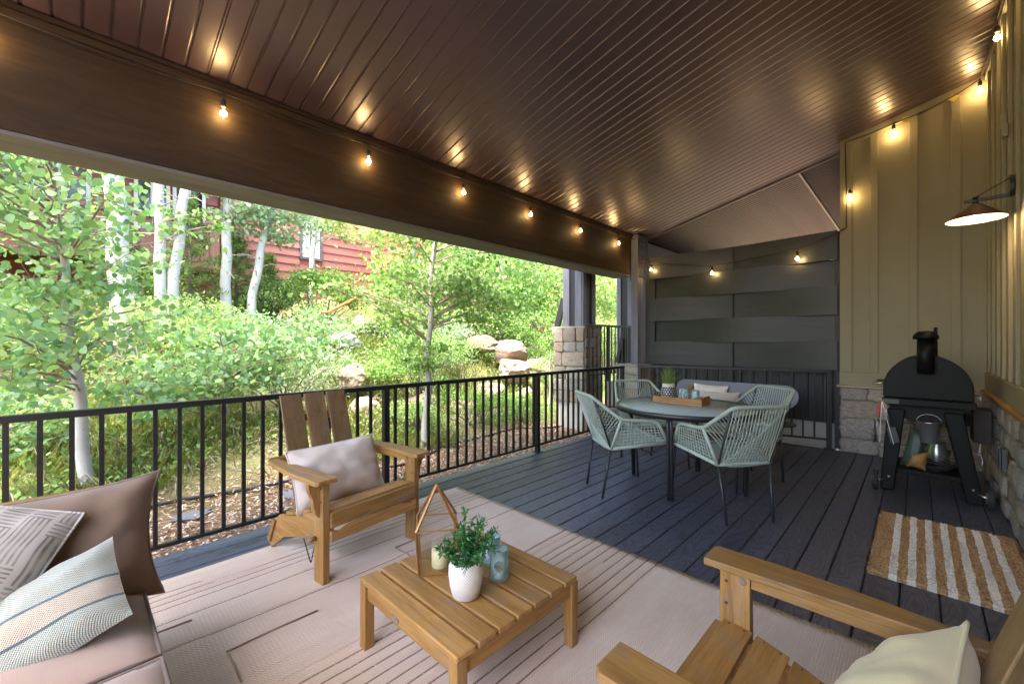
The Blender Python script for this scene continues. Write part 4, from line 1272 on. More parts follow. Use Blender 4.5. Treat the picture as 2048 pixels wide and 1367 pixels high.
tr = thing('serving_tray', 'shallow wooden tray with black handles on the glass table', 'tray', (-1.585, 3.905, 0.7105))
MB().box(-0.225, 0.225, -0.11, 0.11, 0.0, 0.008).build('bottom', 'crate_x', tr)
for sy in (-1, 1): MB().box(-0.225, 0.225, sy * 0.104 - 0.006, sy * 0.104 + 0.006, 0.008, 0.058).build('side', 'crate_x', tr, 0.002)
for sx in (-1, 1):
    MB().box(sx * 0.219 - 0.006, sx * 0.219 + 0.006, -0.0975, 0.0975, 0.008, 0.058).build('end', 'crate_x', tr, 0.002)
    MB().tube([(sx * 0.22, -0.05, 0.058), (sx * 0.235, -0.045, 0.075), (sx * 0.235, 0.045, 0.075), (sx * 0.22, 0.05, 0.058)], 0.005, 6).build('handle', 'black_metal', tr)
def mat_dots():
    t = NT('dotted_pot')
    v = t.coord('Object'); x, y, z = t.sep(v)
    ang = t.math('ARCTAN2', y, x)
    row = t.math('FLOOR', t.math('DIVIDE', z, 0.02))
    a = t.math('SUBTRACT', t.math('FRACT', t.math('ADD', t.math('MULTIPLY', ang, 18 / 6.2832), t.math('MULTIPLY', row, 0.5))), 0.5)
    b = t.math('SUBTRACT', t.math('FRACT', t.math('DIVIDE', z, 0.02)), 0.5)
    d = t.math('SQRT', t.math('ADD', t.math('MULTIPLY', a, a), t.math('MULTIPLY', b, b)))
    dot = t.math('LESS_THAN', d, 0.24)
    body = t.math('LESS_THAN', z, 0.135)
    base = t.mix(t.math('MULTIPLY', dot, body), srgb(40, 44, 56), srgb(214, 208, 200))
    base = t.mix(t.math('SUBTRACT', 1.0, body), base, srgb(206, 196, 184))
    t.P(Base_Color=base, Roughness=0.4)
    M['dotted_pot'] = t.m
mat_dots()
vp = thing('vase_plant', 'dark dotted vase of wispy grass in the serving tray', 'potted plant', (-1.705, 3.905, 0.719))
MB().lathe([(0.0, 0), (0.05, 0), (0.066, 0.02), (0.075, 0.06), (0.072, 0.10), (0.058, 0.135), (0.054, 0.165), (0.048, 0.165), (0.05, 0.13), (0.0, 0.12)], 32).build('vase', 'dotted_pot', vp)
bl = MB()
for k in range(150):
    a = rng.uniform(0, 6.283); l = rng.uniform(0.08, 0.20); o = rng.uniform(0.0, 0.10)
    p0 = Vector((rng.gauss(0, .018), rng.gauss(0, .018), 0.14)); p2 = p0 + Vector((o * math.cos(a), o * math.sin(a), l * (1 - o * 2))); p1 = p0.lerp(p2, 0.5) + Vector((0, 0, 0.03 + rng.gauss(0, .006)))
    bl.tube([p0, p1, p2], [0.0022, 0.0018, 0.0006], 3, caps=False)
for k in range(7):
    a = rng.uniform(1.5, 4.6)
    p = Vector((0.03 * math.cos(a), 0.03 * math.sin(a), 0.16)); L_ = [p]
    for q in range(7):
        L_.append(L_[-1] + Vector((0.022 * math.cos(a) + rng.gauss(0, .006), 0.022 * math.sin(a) + rng.gauss(0, .006), 0.016 - 0.006 * q)))
    bl.tube(L_, 0.0013, 3, caps=False)
bl.build('grass_blades', 'dry_grass', vp)
for i, (gx, gy) in enumerate(((-1.590, 3.935), (-1.535, 3.875), (-1.470, 3.930), (-1.435, 3.865))):
    tumbler('drinking_glass', ['aqua tumbler in the serving tray nearest the dotted vase', 'aqua tumbler second from the dotted vase in the serving tray', 'aqua tumbler third from the dotted vase in the serving tray', 'aqua tumbler in the serving tray farthest from the dotted vase'][i], (gx, gy, 0.719), 0.030, 0.118, 'aqua_glass', 'aqua tumblers in the serving tray', bead=False)

# bench with a board for a back
be = thing('board_bench', 'low bench with a long rounded grey board as backrest before the end railing', 'bench', (-1.60, 5.45, 0), R(3))
n = 40
poly = []
hl, rr = 0.665, 0.128
for i in range(13):
    a = -math.pi / 2 + math.pi * i / 12; poly.append((hl - rr * 0.95 + rr * 0.95 * math.cos(a), rr * math.sin(a)))
for i in range(13):
    a = math.pi / 2 + math.pi * i / 12; poly.append((-hl + rr * 0.95 + rr * 0.95 * math.cos(a), rr * math.sin(a)))
bo = MB().prism(poly, 'y', -0.008, 0.008).build('backboard', 'board_grey', be, 0.003, loc=(0, 0, 0.668), rot=(R(-10), R(0.5), 0))
for dx in (-0.42, 0.42):
    MB().box(dx - .025, dx + .025, 0.012, 0.045, 0.36, 0.70).build('back_post', 'teak_z', be, 0.003)
    for dy in (-0.33, 0.0):
        MB().box(dx - .025, dx + .025, dy - .02, dy + .01, 0.0, 0.375).build('leg', 'teak_z', be, 0.003)
poly2 = [(x_, y_ * 1.25) for x_, y_ in poly]
MB().prism(poly2, 'z', -0.008, 0.008).build('seat_board', 'board_grey', be, 0.003, loc=(0, -0.17, 0.385))
MB().tube([(-0.47, -0.03, 0.66), (-0.47, -0.06, 0.72)], 0.03, 10).build('peg', 'teak_z', be, 0.006)
pillow('bench_pillow', 'white square pillow leaning at the back of the bench', 0.40, 0.36, 0.13, 'offwhite', (-1.835, 5.355, 0.585), (1, 0.05, -0.04), (0.05, -1, 0.35), 31, 0.08, 0.5)
pillow('bench_pillow', 'cream lumbar pillow in front on the bench', 0.46, 0.27, 0.13, 'linen', (-1.70, 5.235, 0.565), (1, 0.02, 0.02), (0.05, -1, 0.4), 33, 0.07, 0.5)

# ------------------------------------------------------------------ doormat
def mat_mat():
    t = NT('jute_mat')
    v = t.coord('Object'); x, y, z = t.sep(v)
    wob = t.math('MULTIPLY_ADD', t.noise(v, 9.0, 4, 0.7), 0.022, -0.011)
    xx = t.math('ADD', x, wob)
    st_ = t.math('GREATER_THAN', t.math('FRACT', t.math('DIVIDE', t.math('SUBTRACT', xx, 0.085), 0.0745)), 0.46)
    inn = t.math('MULTIPLY', t.math('GREATER_THAN', xx, 0.085), t.math('LESS_THAN', xx, 0.60))
    wht = t.math('MULTIPLY', t.math('SUBTRACT', 1.0, st_), inn)
    n1 = t.noise(v, 90.0, 4, 0.8); n2 = t.noise(v, 24, 3)
    jute = t.ramp(n1, [(0.3, srgb(124, 90, 58)), (0.5, srgb(178, 140, 98)), (0.7, srgb(210, 176, 134))])
    wh = t.ramp(n1, [(0.3, srgb(206, 192, 176)), (0.6, srgb(236, 226, 214))])
    t.P(Base_Color=t.mix(wht, jute, wh), Roughness=0.95, Specular_IOR_Level=0.1, Normal=t.bump(t.math('ADD', n1, n2), 0.9, 0.008))
    M['jute_mat'] = t.m
mat_mat()
dm = thing('doormat', 'tan jute doormat with cream stripes on the deck by the wall', 'doormat', (-0.20, 3.03, 0.0))
nx, ny = 120, 180
V = []; F = []
for i in range(nx + 1):
    for j in range(ny + 1):
        u, v = i / nx, j / ny
        e = min(u, 1 - u) * 0.645; e2 = min(v, 1 - v) * 1.13
        zz = 0.020 + 0.007 * rng.random() + 0.004 * math.sin(u * 48 + 2 * math.sin(v * 9))
        if min(e, e2) < 0.008: zz = 0.010
        xo = 0.006 * mnoise.noise(Vector((v * 30, u * 3, 2))) if (i in (0, nx)) else 0.0015 * rng.uniform(-1, 1)
        yo = 0.006 * mnoise.noise(Vector((u * 30, v * 3, 5))) if (j in (0, ny)) else 0.0015 * rng.uniform(-1, 1)
        V.append((u * 0.645 + xo, v * 1.13 + yo, zz if 0 < i < nx and 0 < j < ny else 0.001))
for i in range(nx):
    for j in range(ny):
        a = i * (ny + 1) + j; F.append((a, a + ny + 1, a + ny + 2, a + 1))
MB().add(V, F).build('pile', 'jute_mat', dm)
tf = MB()
for k in range(900):
    yy = rng.uniform(0, 1.13); xx = rng.choice((0.0, 0.645)) if rng.random() < .5 else rng.uniform(0, .645)
    if xx not in (0.0, 0.645): yy = rng.choice((0.0, 1.13))
    a = rng.uniform(0, 6.28); l = rng.uniform(.004, .016)
    tf.bar((xx, yy, 0.012), (xx + l * math.cos(a), yy + l * math.sin(a), rng.uniform(.004, .026)), 0.002, 0.002)
tf.build('loose_fibres', 'jute_mat', dm)

# ------------------------------------------------------------------ grill
gr = thing('barrel_grill', 'black barrel grill with stubby chimney against the tan wall corner', 'grill', (0.05, 4.90, 0))
n = 28
dome = [(0.268 * math.cos(a), 0.815 + 0.06 + 0.285 * math.sin(a) if a > 0 else 0.80) for a in np.linspace(0.0, math.pi, n)]
dome = [(0.268, 0.80)] + [(0.268 * math.cos(a) , 0.875 + 0.285 * math.sin(a)) for a in np.linspace(0.0, math.pi, n)] + [(-0.268, 0.80)]
MB().prism(dome, 'y', 0.0, 0.62).build('lid', 'grill_black', gr, 0.006)
MB().prism([(q[0] * 1.012, q[1] + 0.003) for q in dome], 'y', 0.010, 0.020).build('lid_band', 'hopper', gr)
MB().prism([(-0.262, 0.799), (0.262, 0.799), (0.20, 0.66), (0.09, 0.60), (-0.09, 0.60), (-0.20, 0.66)], 'y', 0.02, 0.60).build('firebox', 'grill_black', gr, 0.006)
MB().box(-0.272, 0.276, -0.11, -0.004, 0.748, 0.800).build('front_shelf', 'grill_black', gr, 0.005)
MB().box(-0.271, -0.165, -0.1125, -0.1103, 0.755, 0.793).build('shelf_label', 'sticker', gr)
ch = MB().tube([(-0.005, -0.055, 1.015), (-0.005, -0.055, 1.300)], 0.053, 24).build('chimney', 'grill_black', gr)
MB().lathe([(0.0, 1.365), (0.045, 1.362), (0.066, 1.345), (0.078, 1.322), (0.078, 1.298), (0.070, 1.298), (0.0, 1.31)], 24, (-0.005, -0.055, 0)).build('chimney_cap', 'grill_black', ch)
MB().tube([(0.062 * math.cos(a) * 1.25 - 0.005, -0.004, 1.075 + 0.075 * math.sin(a)) for a in np.linspace(-0.6, math.pi + 0.6, 16)], 0.004, 6).build('chimney_flange', 'hopper', ch)
MB().tube([(0.055, 0.03, 1.10), (0.055, 0.03, 1.395)], 0.012, 8).build('probe_tube', 'grill_black', gr)
MB().tube([(-0.262, 0.10, 0.905), (-0.325, 0.10, 0.905), (-0.335, 0.12, 0.905), (-0.335, 0.50, 0.905), (-0.325, 0.52, 0.905), (-0.262, 0.52, 0.905)], 0.011, 8).build('lid_handle', 'steel', gr)
def leg(xt, xb, y0, w=0.098):
    m = MB()
    vs = []
    for (xx, zz, ww) in ((xb, 0.06 if False else 0.0, w * 0.92), (xt, 0.70, w * 1.15)):
        for (dx, dy) in ((-ww / 2, 0), (ww / 2, 0), (ww / 2, 0.05), (-ww / 2, 0.05)): vs.append((xx + dx, y0 + dy, zz))
    return m.add(vs, [(0, 3, 2, 1), (4, 5, 6, 7), (0, 1, 5, 4), (1, 2, 6, 5), (2, 3, 7, 6), (3, 0, 4, 7)])
for (xt, xb) in ((-0.185, -0.245), (0.155, 0.275)):
    for y0 in (-0.02, 0.55):
        lo = leg(xt, xb, y0).build('leg', 'grill_black', gr, 0.008)
        MB().tube([(xb * 0.95, y0 - 0.006, 0.115), (xb * 0.95, y0 + 0.002, 0.115)], 0.009, 8).build('bolt', 'bolt', lo)
MB().box(-0.225, 0.245, 0.035, 0.545, 0.145, 0.185).build('lower_shelf', 'grill_black', gr, 0.004)
for (wx, wy) in ((-0.318, -0.115), (0.348, -0.12)):
    wh = MB().tube([(wx - 0.018, wy + 0.06, 0.080), (wx + 0.018, wy + 0.06, 0.080)], 0.079, 22).build('wheel', 'rubber', gr, 0.004)
    MB().tube([(wx - 0.021, wy + 0.06, 0.080), (wx + 0.021, wy + 0.06, 0.080)], 0.045, 16).build('hub', 'steel', wh)
    sx = 1 if wx < 0 else -1
    MB().tube([(wx + sx * 0.02, wy + 0.06, 0.080), (wx + sx * 0.06, wy + 0.10, 0.085)], 0.008, 6).build('axle', 'steel', wh)
MB().box(0.285, 0.395, 0.38, 0.66, 0.42, 0.70).build('pellet_hopper', 'hopper', gr, 0.006)
MB().box(0.245, 0.284, 0.42, 0.62, 0.55, 0.66).build('hopper_neck', 'grill_black', gr)

bk = thing('drip_bucket', 'small galvanised bucket hanging under the barrel grill', 'bucket', (0.065, 4.86, 0.448))
MB().lathe([(0.0, 0.0), (0.050, 0.0), (0.052, 0.004), (0.072, 0.165), (0.076, 0.168), (0.076, 0.174), (0.071, 0.174), (0.049, 0.008), (0.0, 0.006)], 24).build('pail', 'steel', bk)
MB().tube([(0.075 * math.cos(a), 0, 0.168 + 0.065 * math.sin(a)) for a in np.linspace(0, math.pi, 14)], 0.0022, 5).build('bail', 'steel', bk)
tool_d = [('grill_brush', 'red handled grill brush hanging from the shelf corner of the grill', 'red_plastic', -0.235, 0.00, -0.03, 0.34),
          ('grill_tongs', 'long steel tongs hanging beside the red handled brush', 'steel', -0.222, 0.012, 0.03, 0.36),
          ('grill_spatula', 'steel handled spatula hanging nearest the grill leg', 'steel', -0.212, 0.02, 0.06, 0.34)]
for (nm, lb, mt, x0_, yo, sway, L_) in tool_d:
    tt = thing(nm, lb, 'grill tool', (x0_ - 0.0, 4.765 + yo, 0.775))
    if nm == 'grill_brush':
        MB().bar((0, 0, -0.01), (sway * 0.35, 0, -0.135), 0.020, 0.018).build('handle', mt, tt, 0.004)
        MB().tube([(sway * 0.35, 0, -0.135), (sway, 0, -0.30)], 0.004, 6).build('shaft', 'steel', tt)
        m = MB()
        for k in range(60):
            a = rng.uniform(0, 6.28); l = rng.uniform(.01, .03)
            m.bar((sway, 0, -0.29 - 0.001 * k), (sway + l * math.cos(a), l * math.sin(a), -0.29 - 0.001 * k - .01), .0025, .0025)
        m.build('bristles', 'rubber', tt)
    elif nm == 'grill_tongs':
        for s in (-1, 1):
            MB().bar((0, 0, 0), (sway + s * 0.045, 0, -L_), 0.012, 0.004).build('arm', mt, tt)
    else:
        MB().tube([(0, 0, 0), (sway * 0.8, 0, -0.22)], 0.005, 6).build('shaft', mt, tt)
        MB().box(-0.03, 0.03, -0.002, 0.002, -0.13, 0).build('blade', 'dark_leg', tt, 0.002, loc=(sway * 0.8, 0, -0.22), rot=(0, -0.2, 0))
    MB().tube([(0.0, 0.008 * math.cos(a), 0.008 * math.sin(a) + 0.006) for a in np.linspace(0, 6.0, 10)], 0.0018, 5).build('hang_loop', 'steel', tt)
bg_ = thing('pellet_bag', 'crumpled green and clear bag of pellets on the grill lower shelf', 'bag', (-0.02, 5.03, 0.186), R(-10))
m, ring = pillow_mb(0.13, 0.36, 0.09, 41, 0.12, 1.4, 14)
m.build('pouch', 'sticker', bg_, loc=(0, 0, 0.175), rot=(R(82), R(10), 0))
m, ring = pillow_mb(0.125, 0.16, 0.10, 43, 0.10, 1.2, 12)
m.build('pellets', 'teak_z', bg_, loc=(0.02, -0.012, 0.082), rot=(R(84), R(6), 0))
cb2 = MB()
for k in range(5):
    cb2.tube([(0.10 + (0.055 + 0.012 * k) * math.cos(a) * 1.5, 5.14 + (0.05 + 0.012 * k) * math.sin(a) * 1.6, 0.192 + 0.011 * k + 0.006 * math.sin(3 * a + k)) for a in np.linspace(0, 6.28, 26)[:-1]], 0.005, 5, closed=True)
cb2.build('coiled_cable', 'cord', label='black cable coiled on the grill lower shelf', cat='cable')
cup = thing('steel_jug', 'dented steel jug behind the pellet bag on the grill shelf', 'jug', (0.12, 5.34, 0.186))
MB().lathe([(0.0, 0), (0.07, 0), (0.075, 0.01), (0.07, 0.12), (0.055, 0.17), (0.06, 0.20), (0.055, 0.20), (0.0, 0.18)], 20).build('body', 'steel', cup)
MB().tube([(-0.07, 0, 0.05), (-0.115, 0, 0.07), (-0.115, 0, 0.14), (-0.058, 0, 0.165)], 0.007, 6).build('handle', 'rubber', cup)

# ------------------------------------------------------------------ lamps
def warm_point(name, parent, loc, power, size=0.02, col=(1.0, 0.74, 0.34)):
    l = bpy.data.lights.new(name, 'POINT'); l.energy = power; l.shadow_soft_size = size; l.color = col
    o = bpy.data.objects.new(name, l); COL.objects.link(o); o.parent = parent; o.location = loc
    return o
bulb_me = MB().lathe([(0.0, -0.075), (0.008, -0.074), (0.017, -0.066), (0.021, -0.052), (0.020, -0.038), (0.014, -0.016), (0.012, 0.0)], 14, cap=False).mesh('bulb')
sock_me = MB().lathe([(0.013, -0.004), (0.0165, 0.0), (0.0165, 0.034), (0.012, 0.044), (0.005, 0.05), (0.0, 0.05)], 12).mesh('socket')
fil_me = MB().tube([(0.0, 0, -0.058), (0.0035, 0, -0.045), (-0.0035, 0.001, -0.034), (0.0, 0, -0.018)], 0.0042, 6).mesh('filament')
BULB_W = 0.42
def string_lights(name, label, cordpts, bulbs, drop=0.05, lit=True):
    t = thing(name, label, 'string lights')
    cd_ = MB().tube(cordpts, 0.0058, 5)
    for b in bulbs: cd_.tube([(b[0], b[1], b[2] + 0.05 + drop), (b[0] + 0.002, b[1], b[2] + 0.048)], 0.003, 5)
    cd_.build('cord', 'cord', t)
    for b in bulbs:
        g = link('bulb', bulb_me, 'bulb_glass', t, loc=b)
        link('socket', sock_me, 'cord', g)
        if lit:
            link('filament', fil_me, 'bulb_glow', g)
            warm_point('bulb_light', g, (0, 0, -0.04), BULB_W)
    return t
def sagged(P_, n=6, sag=0.03):
    out = []
    for a, b in zip(P_[:-1], P_[1:]):
        a, b = Vector(a), Vector(b)
        for k in range(n):
            u = k / n; out.append(a.lerp(b, u) - Vector((0, 0, sag * 4 * u * (1 - u))))
    return out + [Vector(P_[-1])]
bb = [(-3.243, 0.658 + i * 1.003, 2.800) for i in range(-2, 6)]
string_lights('beam_string_lights', 'string of warm filament bulbs hung along the dark timber beam',
              sagged([(-3.258, -2.3, 2.900)] + [(-3.255, b_[1], 2.900) for b_ in bb] + [(-3.22, 6.13, 2.90)], 6, 0.022), bb, 0.05)
fb = [(-2.995, 6.215, 2.440), (-2.089, 6.22, 2.285), (-1.079, 6.22, 2.350)]
string_lights('fence_string_lights', 'sagging string of three warm bulbs across the charcoal fence',
              sagged([(-3.14, 6.18, 2.62), (-2.995, 6.215, 2.515), (-2.089, 6.22, 2.345), (-1.079, 6.22, 2.43), (-0.60, 6.215, 2.60), (-0.60, 6.21, 2.68)], 6, 0.008), fb, 0.01)
wb = [(-0.565, 6.205, 2.985), (-0.191, 6.20, 3.600), (0.440, 6.185, 3.800), (0.455, 5.10, 3.745), (0.455, 4.10, 3.745)]
string_lights('wall_string_lights', 'string of warm bulbs climbing the tan corner wall to the ceiling',
              sagged([(-0.60, 6.22, 2.66), (-0.60, 6.215, 3.05), (-0.61, 6.215, 3.60), (-0.191, 6.205, 3.665), (0.16, 6.20, 3.74), (0.440, 6.19, 3.868), (0.455, 5.10, 3.84), (0.455, 4.10, 3.84), (0.455, 3.0, 3.85)], 5, 0.01), wb, 0.03)
for i, (tx, tz) in enumerate(((-0.093, 3.668), (0.258, 3.762))):
    MB().box(-0.03, 0.03, -0.002, 0.002, -0.03, 0.03).build('price_tag', 'yellow_tag', loc=(tx, 6.205, tz), rot=(0, 0.6 if i else 0.15, 0.1),
        label=['small yellow tag on the light cord above the middle batten', 'tilted yellow tag on the light cord nearer the wall corner'][i], cat='tag')
for i, (py_, pz_) in enumerate(((7.4, 2.70), (8.0, 2.72))):
    pass

la = thing('wall_lamp', 'cone shaded barn lamp on an arm fixed to the side wall', 'wall lamp', (0.474, 4.47, 2.30))
MB().prism([(0.058 * math.cos(a), 0.075 * math.sin(a)) for a in np.linspace(0, 6.2832, 25)[:-1]], 'x', -0.022, 0.0).build('back_plate', 'black_metal', la, 0.003, loc=(0, 0, 0.05))
MB().bar((-0.02, 0, -0.012), (-0.235, 0, -0.012), 0.022, 0.022).build('arm', 'black_metal', la, 0.002)
MB().tube([(-0.02, 0, 0.105), (-0.19, 0, 0.002)], 0.0035, 6).build('stay_rod', 'black_metal', la)
MB().tube([(-0.178, 0, 0.010), (-0.178, 0, -0.04)], 0.016, 12).build('hub', 'black_metal', la)
sh = MB().lathe([(0.016, -0.035), (0.03, -0.042), (0.155, -0.146), (0.155, -0.149), (0.03, -0.046), (0.014, -0.039)], 40, (-0.178, 0, 0), cap=False)
t = NT('shade_brown'); t.P(Base_Color=(*srgb(112, 84, 60), 1), Roughness=0.45, Metallic=0.3); M['shade_brown'] = t.m
t = NT('shade_white'); t.P(Base_Color=(*srgb(240, 232, 220), 1), Roughness=0.5); M['shade_white'] = t.m
sh.build('shade', 'shade_brown', la)
MB().lathe([(0.030, -0.0480), (0.153, -0.1505)], 40, (-0.178, 0, 0), cap=False).build('shade_lining', 'shade_white', la)
MB().lathe([(0.0, -0.142), (0.014, -0.139), (0.023, -0.126), (0.021, -0.110), (0.013, -0.085), (0.0, -0.06)], 14, (-0.178, 0, 0)).build('bulb', 'lamp_glow', la)
warm_point('lamp_light', la, (-0.178, 0, -0.160), 0.55, 0.03, (1.0, 0.74, 0.42))

# grit and leaf flecks on the deck boards
fk = MB()
for k in range(170):
    xx = rng.uniform(-3.0, 0.4); yy = rng.uniform(2.4, 6.0)
    if yy > deck_end(xx) - 0.1: continue
    s_ = rng.uniform(0.003, 0.009); a = rng.uniform(0, 6.28)
    fk.add([(xx + s_ * math.cos(a + q) * (1 if i_ % 2 else .5), yy + s_ * math.sin(a + q) * (1 if i_ % 2 else .5), 0.0015 + 0.002 * (i_ % 2)) for i_, q in enumerate((0, 1.57, 3.14, 4.71))], [(0, 1, 2, 3)])
fk.build('leaf_litter', 'chip', label='scattered flecks of dry leaf and grit on the deck boards', cat='litter', kind='stuff')
# ------------------------------------------------------------------ red house on the bank
rh = thing('red_house', 'red lap sided house with balcony on the bank behind the aspens', 'house', (-13.0, 0, 0))
def lap(parent, mat, axis, a0, a1, z0, z1, at, sgn, h=0.24, holes=()):
    """lap boards; axis 'y': board runs along y on plane x=at facing sgn; axis 'x': along x on plane y=at"""
    z = z0
    while z < z1:
        spans = [(a0, a1)]
        for (ha, hb, hz0, hz1) in holes:
            if z + h > hz0 and z < hz1:
                ns = []
                for (p, q) in spans:
                    if ha > p: ns.append((p, min(ha, q)))
                    if hb < q: ns.append((max(hb, p), q))
                spans = [s_ for s_ in ns if s_[1] - s_[0] > 0.02]
        for (p, q) in spans:
            m = MB()
            prof = [(0.0, z), (0.045, z), (0.016, z + h + 0.012), (0.0, z + h + 0.012)]
            if axis == 'y': m.prism([(at + sgn * d, zz) for d, zz in prof], 'y', p, q)
            else: m.prism([(at + sgn * d, zz) for d, zz in prof], 'x', p, q)
            m.build('siding_board', mat, parent)
        z += h
def win(parent, axis, a0, a1, z0, z1, at, sgn, mat='dark_glass', frame='white_frame', mull=True):
    f = MB(); w = 0.07
    def bx(pa, pb, za, zb, d0, d1, mb):
        lo, hi = sorted((at + sgn * d0, at + sgn * d1))
        if axis == 'y': mb.box(lo, hi, pa, pb, za, zb)
        else: mb.box(pa, pb, lo, hi, za, zb)
    bx(a0, a1, z0, z0 + w, 0.0, .07, f); bx(a0, a1, z1 - w, z1, 0.0, .07, f); bx(a0, a0 + w, z0 + w, z1 - w, 0.0, .07, f); bx(a1 - w, a1, z0 + w, z1 - w, 0, .07, f)
    if mull: bx((a0 + a1) / 2 - .03, (a0 + a1) / 2 + .03, z0 + w, z1 - w, 0.0, .06, f)
    fo = f.build('window', frame, parent)
    p = MB(); bx(a0 + w, a1 - w, z0 + w, z1 - w, 0.01, .03, p); p.build('pane', mat, fo)
MB().box(-0.30, 0.0, -3.0, 7.05, 1.6, 7.0).build('wall', 'red_paint', rh)
lap(rh, 'red_siding', 'y', 2.75, 7.02, 2.35, 6.6, 0.0, 1, 0.235, [(4.50, 5.14, 3.70, 4.90)])
win(rh, 'y', 4.50, 5.14, 3.70, 4.90, 0.0, 1, 'white_frame', 'board_grey')
MB().box(0.02, 0.10, 2.55, 2.75, 2.2, 6.6).build('corner_post', 'brown_siding', rh)
lap(rh, 'red_siding', 'y', -3.0, 2.5, 4.75, 6.6, 0.0, 1, 0.235, [(0.9, 2.2, 4.0, 5.6)])
win(rh, 'y', 0.9, 1.55, 3.9, 5.25, 0.0, 1); win(rh, 'y', 1.6, 2.25, 3.9, 5.25, 0.0, 1); win(rh, 'y', -1.4, 0.2, 3.6, 5.2, 0.0, 1)
MB().box(0.0, 2.2, -3.2, 2.6, 5.75, 5.95).build('balcony_roof', 'brown_siding', rh)
MB().box(0.0, 1.55, -3.0, 2.45, 2.92, 3.08).build('balcony_floor', 'brown_siding', rh)
for i in range(28):
    y0 = -3.0 + i * 0.195
    if i % 4 == 3:
        MB().box(1.50, 1.53, y0 + 0.05, y0 + 0.145, 3.09, 3.35).build('balcony_board', 'brown_siding', rh)
        MB().box(1.50, 1.53, y0 + 0.05, y0 + 0.145, 3.75, 3.86).build('balcony_board', 'brown_siding', rh)
    else:
        MB().box(1.50, 1.53, y0, y0 + 0.185, 2.85, 3.86).build('balcony_board', 'brown_siding', rh)
MB().box(1.46, 1.58, -3.05, 2.5, 3.87, 3.95).build('balcony_rail', 'brown_siding', rh)
for py in (-2.9, -0.4, 2.3):
    MB().box(1.35, 1.49, py, py + 0.14, 1.4, 5.74).build('balcony_post', 'brown_siding', rh)
# wing that steps towards the deck
wg = thing('house_wing', 'orange red lap sided wing of the house with a balustraded balcony', 'house', (0, 0, 0))
MB().box(-12.95, -9.75, 7.10, 14.0, 1.6, 7.5).build('wall', 'red_paint', wg)
lap(wg, 'red_siding_x', 'x', -12.9, -9.75, 2.2, 7.3, 7.10, -1, 0.235)
lap(wg, 'red_siding', 'y', 7.14, 14.0, 1.8, 7.3, -9.75, 1, 0.235, [(9.3, 10.6, 3.4, 4.6)])
win(wg, 'y', 9.3, 10.6, 3.4, 4.6, -9.75, 1, 'white_frame')
MB().box(-9.75, -9.45, 7.3, 11.0, 3.10, 3.28).build('balcony_floor', 'brown_siding', wg)
for i in range(28):
    MB().box(-9.50, -9.475, 7.35 + i * 0.13, 7.375 + i * 0.13, 3.29, 3.80).build('baluster', 'red_paint', wg)
MB().box(-9.53, -9.45, 7.3, 11.0, 3.81, 3.88).build('handrail', 'red_paint', wg)
for py in (7.35, 7.95):
    MB().box(-9.60, -9.36, py, py + 0.22, 1.5, 6.5).build('column', 'red_siding', wg)

# ------------------------------------------------------------------ handrail, steps, boulders
hr = thing('pipe_handrail', 'rust orange pipe handrail beside the garden steps', 'handrail')
MB().tube([(-9.0, 3.376, 1.25), (-9.0, 3.376, 1.84), (-9.0, 3.39, 1.88), (-9.0, 3.70, 1.905), (-9.05, 4.46, 2.33), (-9.1, 4.75, 2.48)], 0.032, 8).build('rail', 'rust_rail', hr)
MB().tube([(-9.05, 4.42, 1.35), (-9.05, 4.42, 2.30)], 0.028, 8).build('upright', 'rust_rail', hr)
gs = thing('garden_steps', 'grey stone block steps climbing beside the pipe handrail', 'steps')
for i in range(4):
    MB().box(-8.9 - 0.05 * i, -8.1, 3.45 + i * 0.36, 3.80 + i * 0.36, 0.9 + 0.17 * i, 1.33 + 0.17 * i).build('step', 'board_grey', gs, 0.015)
def boulder(label, loc, size, mat, seed, group=None):
    bm = bmesh.new(); bmesh.ops.create_icosphere(bm, subdivisions=4, radius=0.5)
    o = Vector((seed * 5.3, seed * 1.1, 0))
    for v in bm.verts:
        d = v.co.normalized()
        q = d * 0.5
        q *= 1 + 0.38 * mnoise.noise(d * 1.3 + o) + 0.16 * mnoise.noise(d * 3.5 + o) + 0.06 * mnoise.noise(d * 9 + o)
        for ax in (Vector((0.3, 0.2, 0.95)), Vector((0.8, -0.6, 0.1)), Vector((-0.5, -0.8, 0.35)), Vector((0.6, 0.7, -0.3))):
            ax = (ax + Vector((math.sin(seed), math.cos(seed * 2), math.sin(seed * 3))) * 0.35).normalized()
            e = q.dot(ax) - 0.36
            if e > 0: q -= ax * e * 0.9
        v.co = q
    me = bpy.data.meshes.new('boulder'); bm.to_mesh(me); bm.free()
    me.polygons.foreach_set('use_smooth', [False] * len(me.polygons))
    link('boulder', me, mat, loc=loc, scale=size, rot=(0, 0, seed * 1.3), label=label, cat='boulder', group=group)
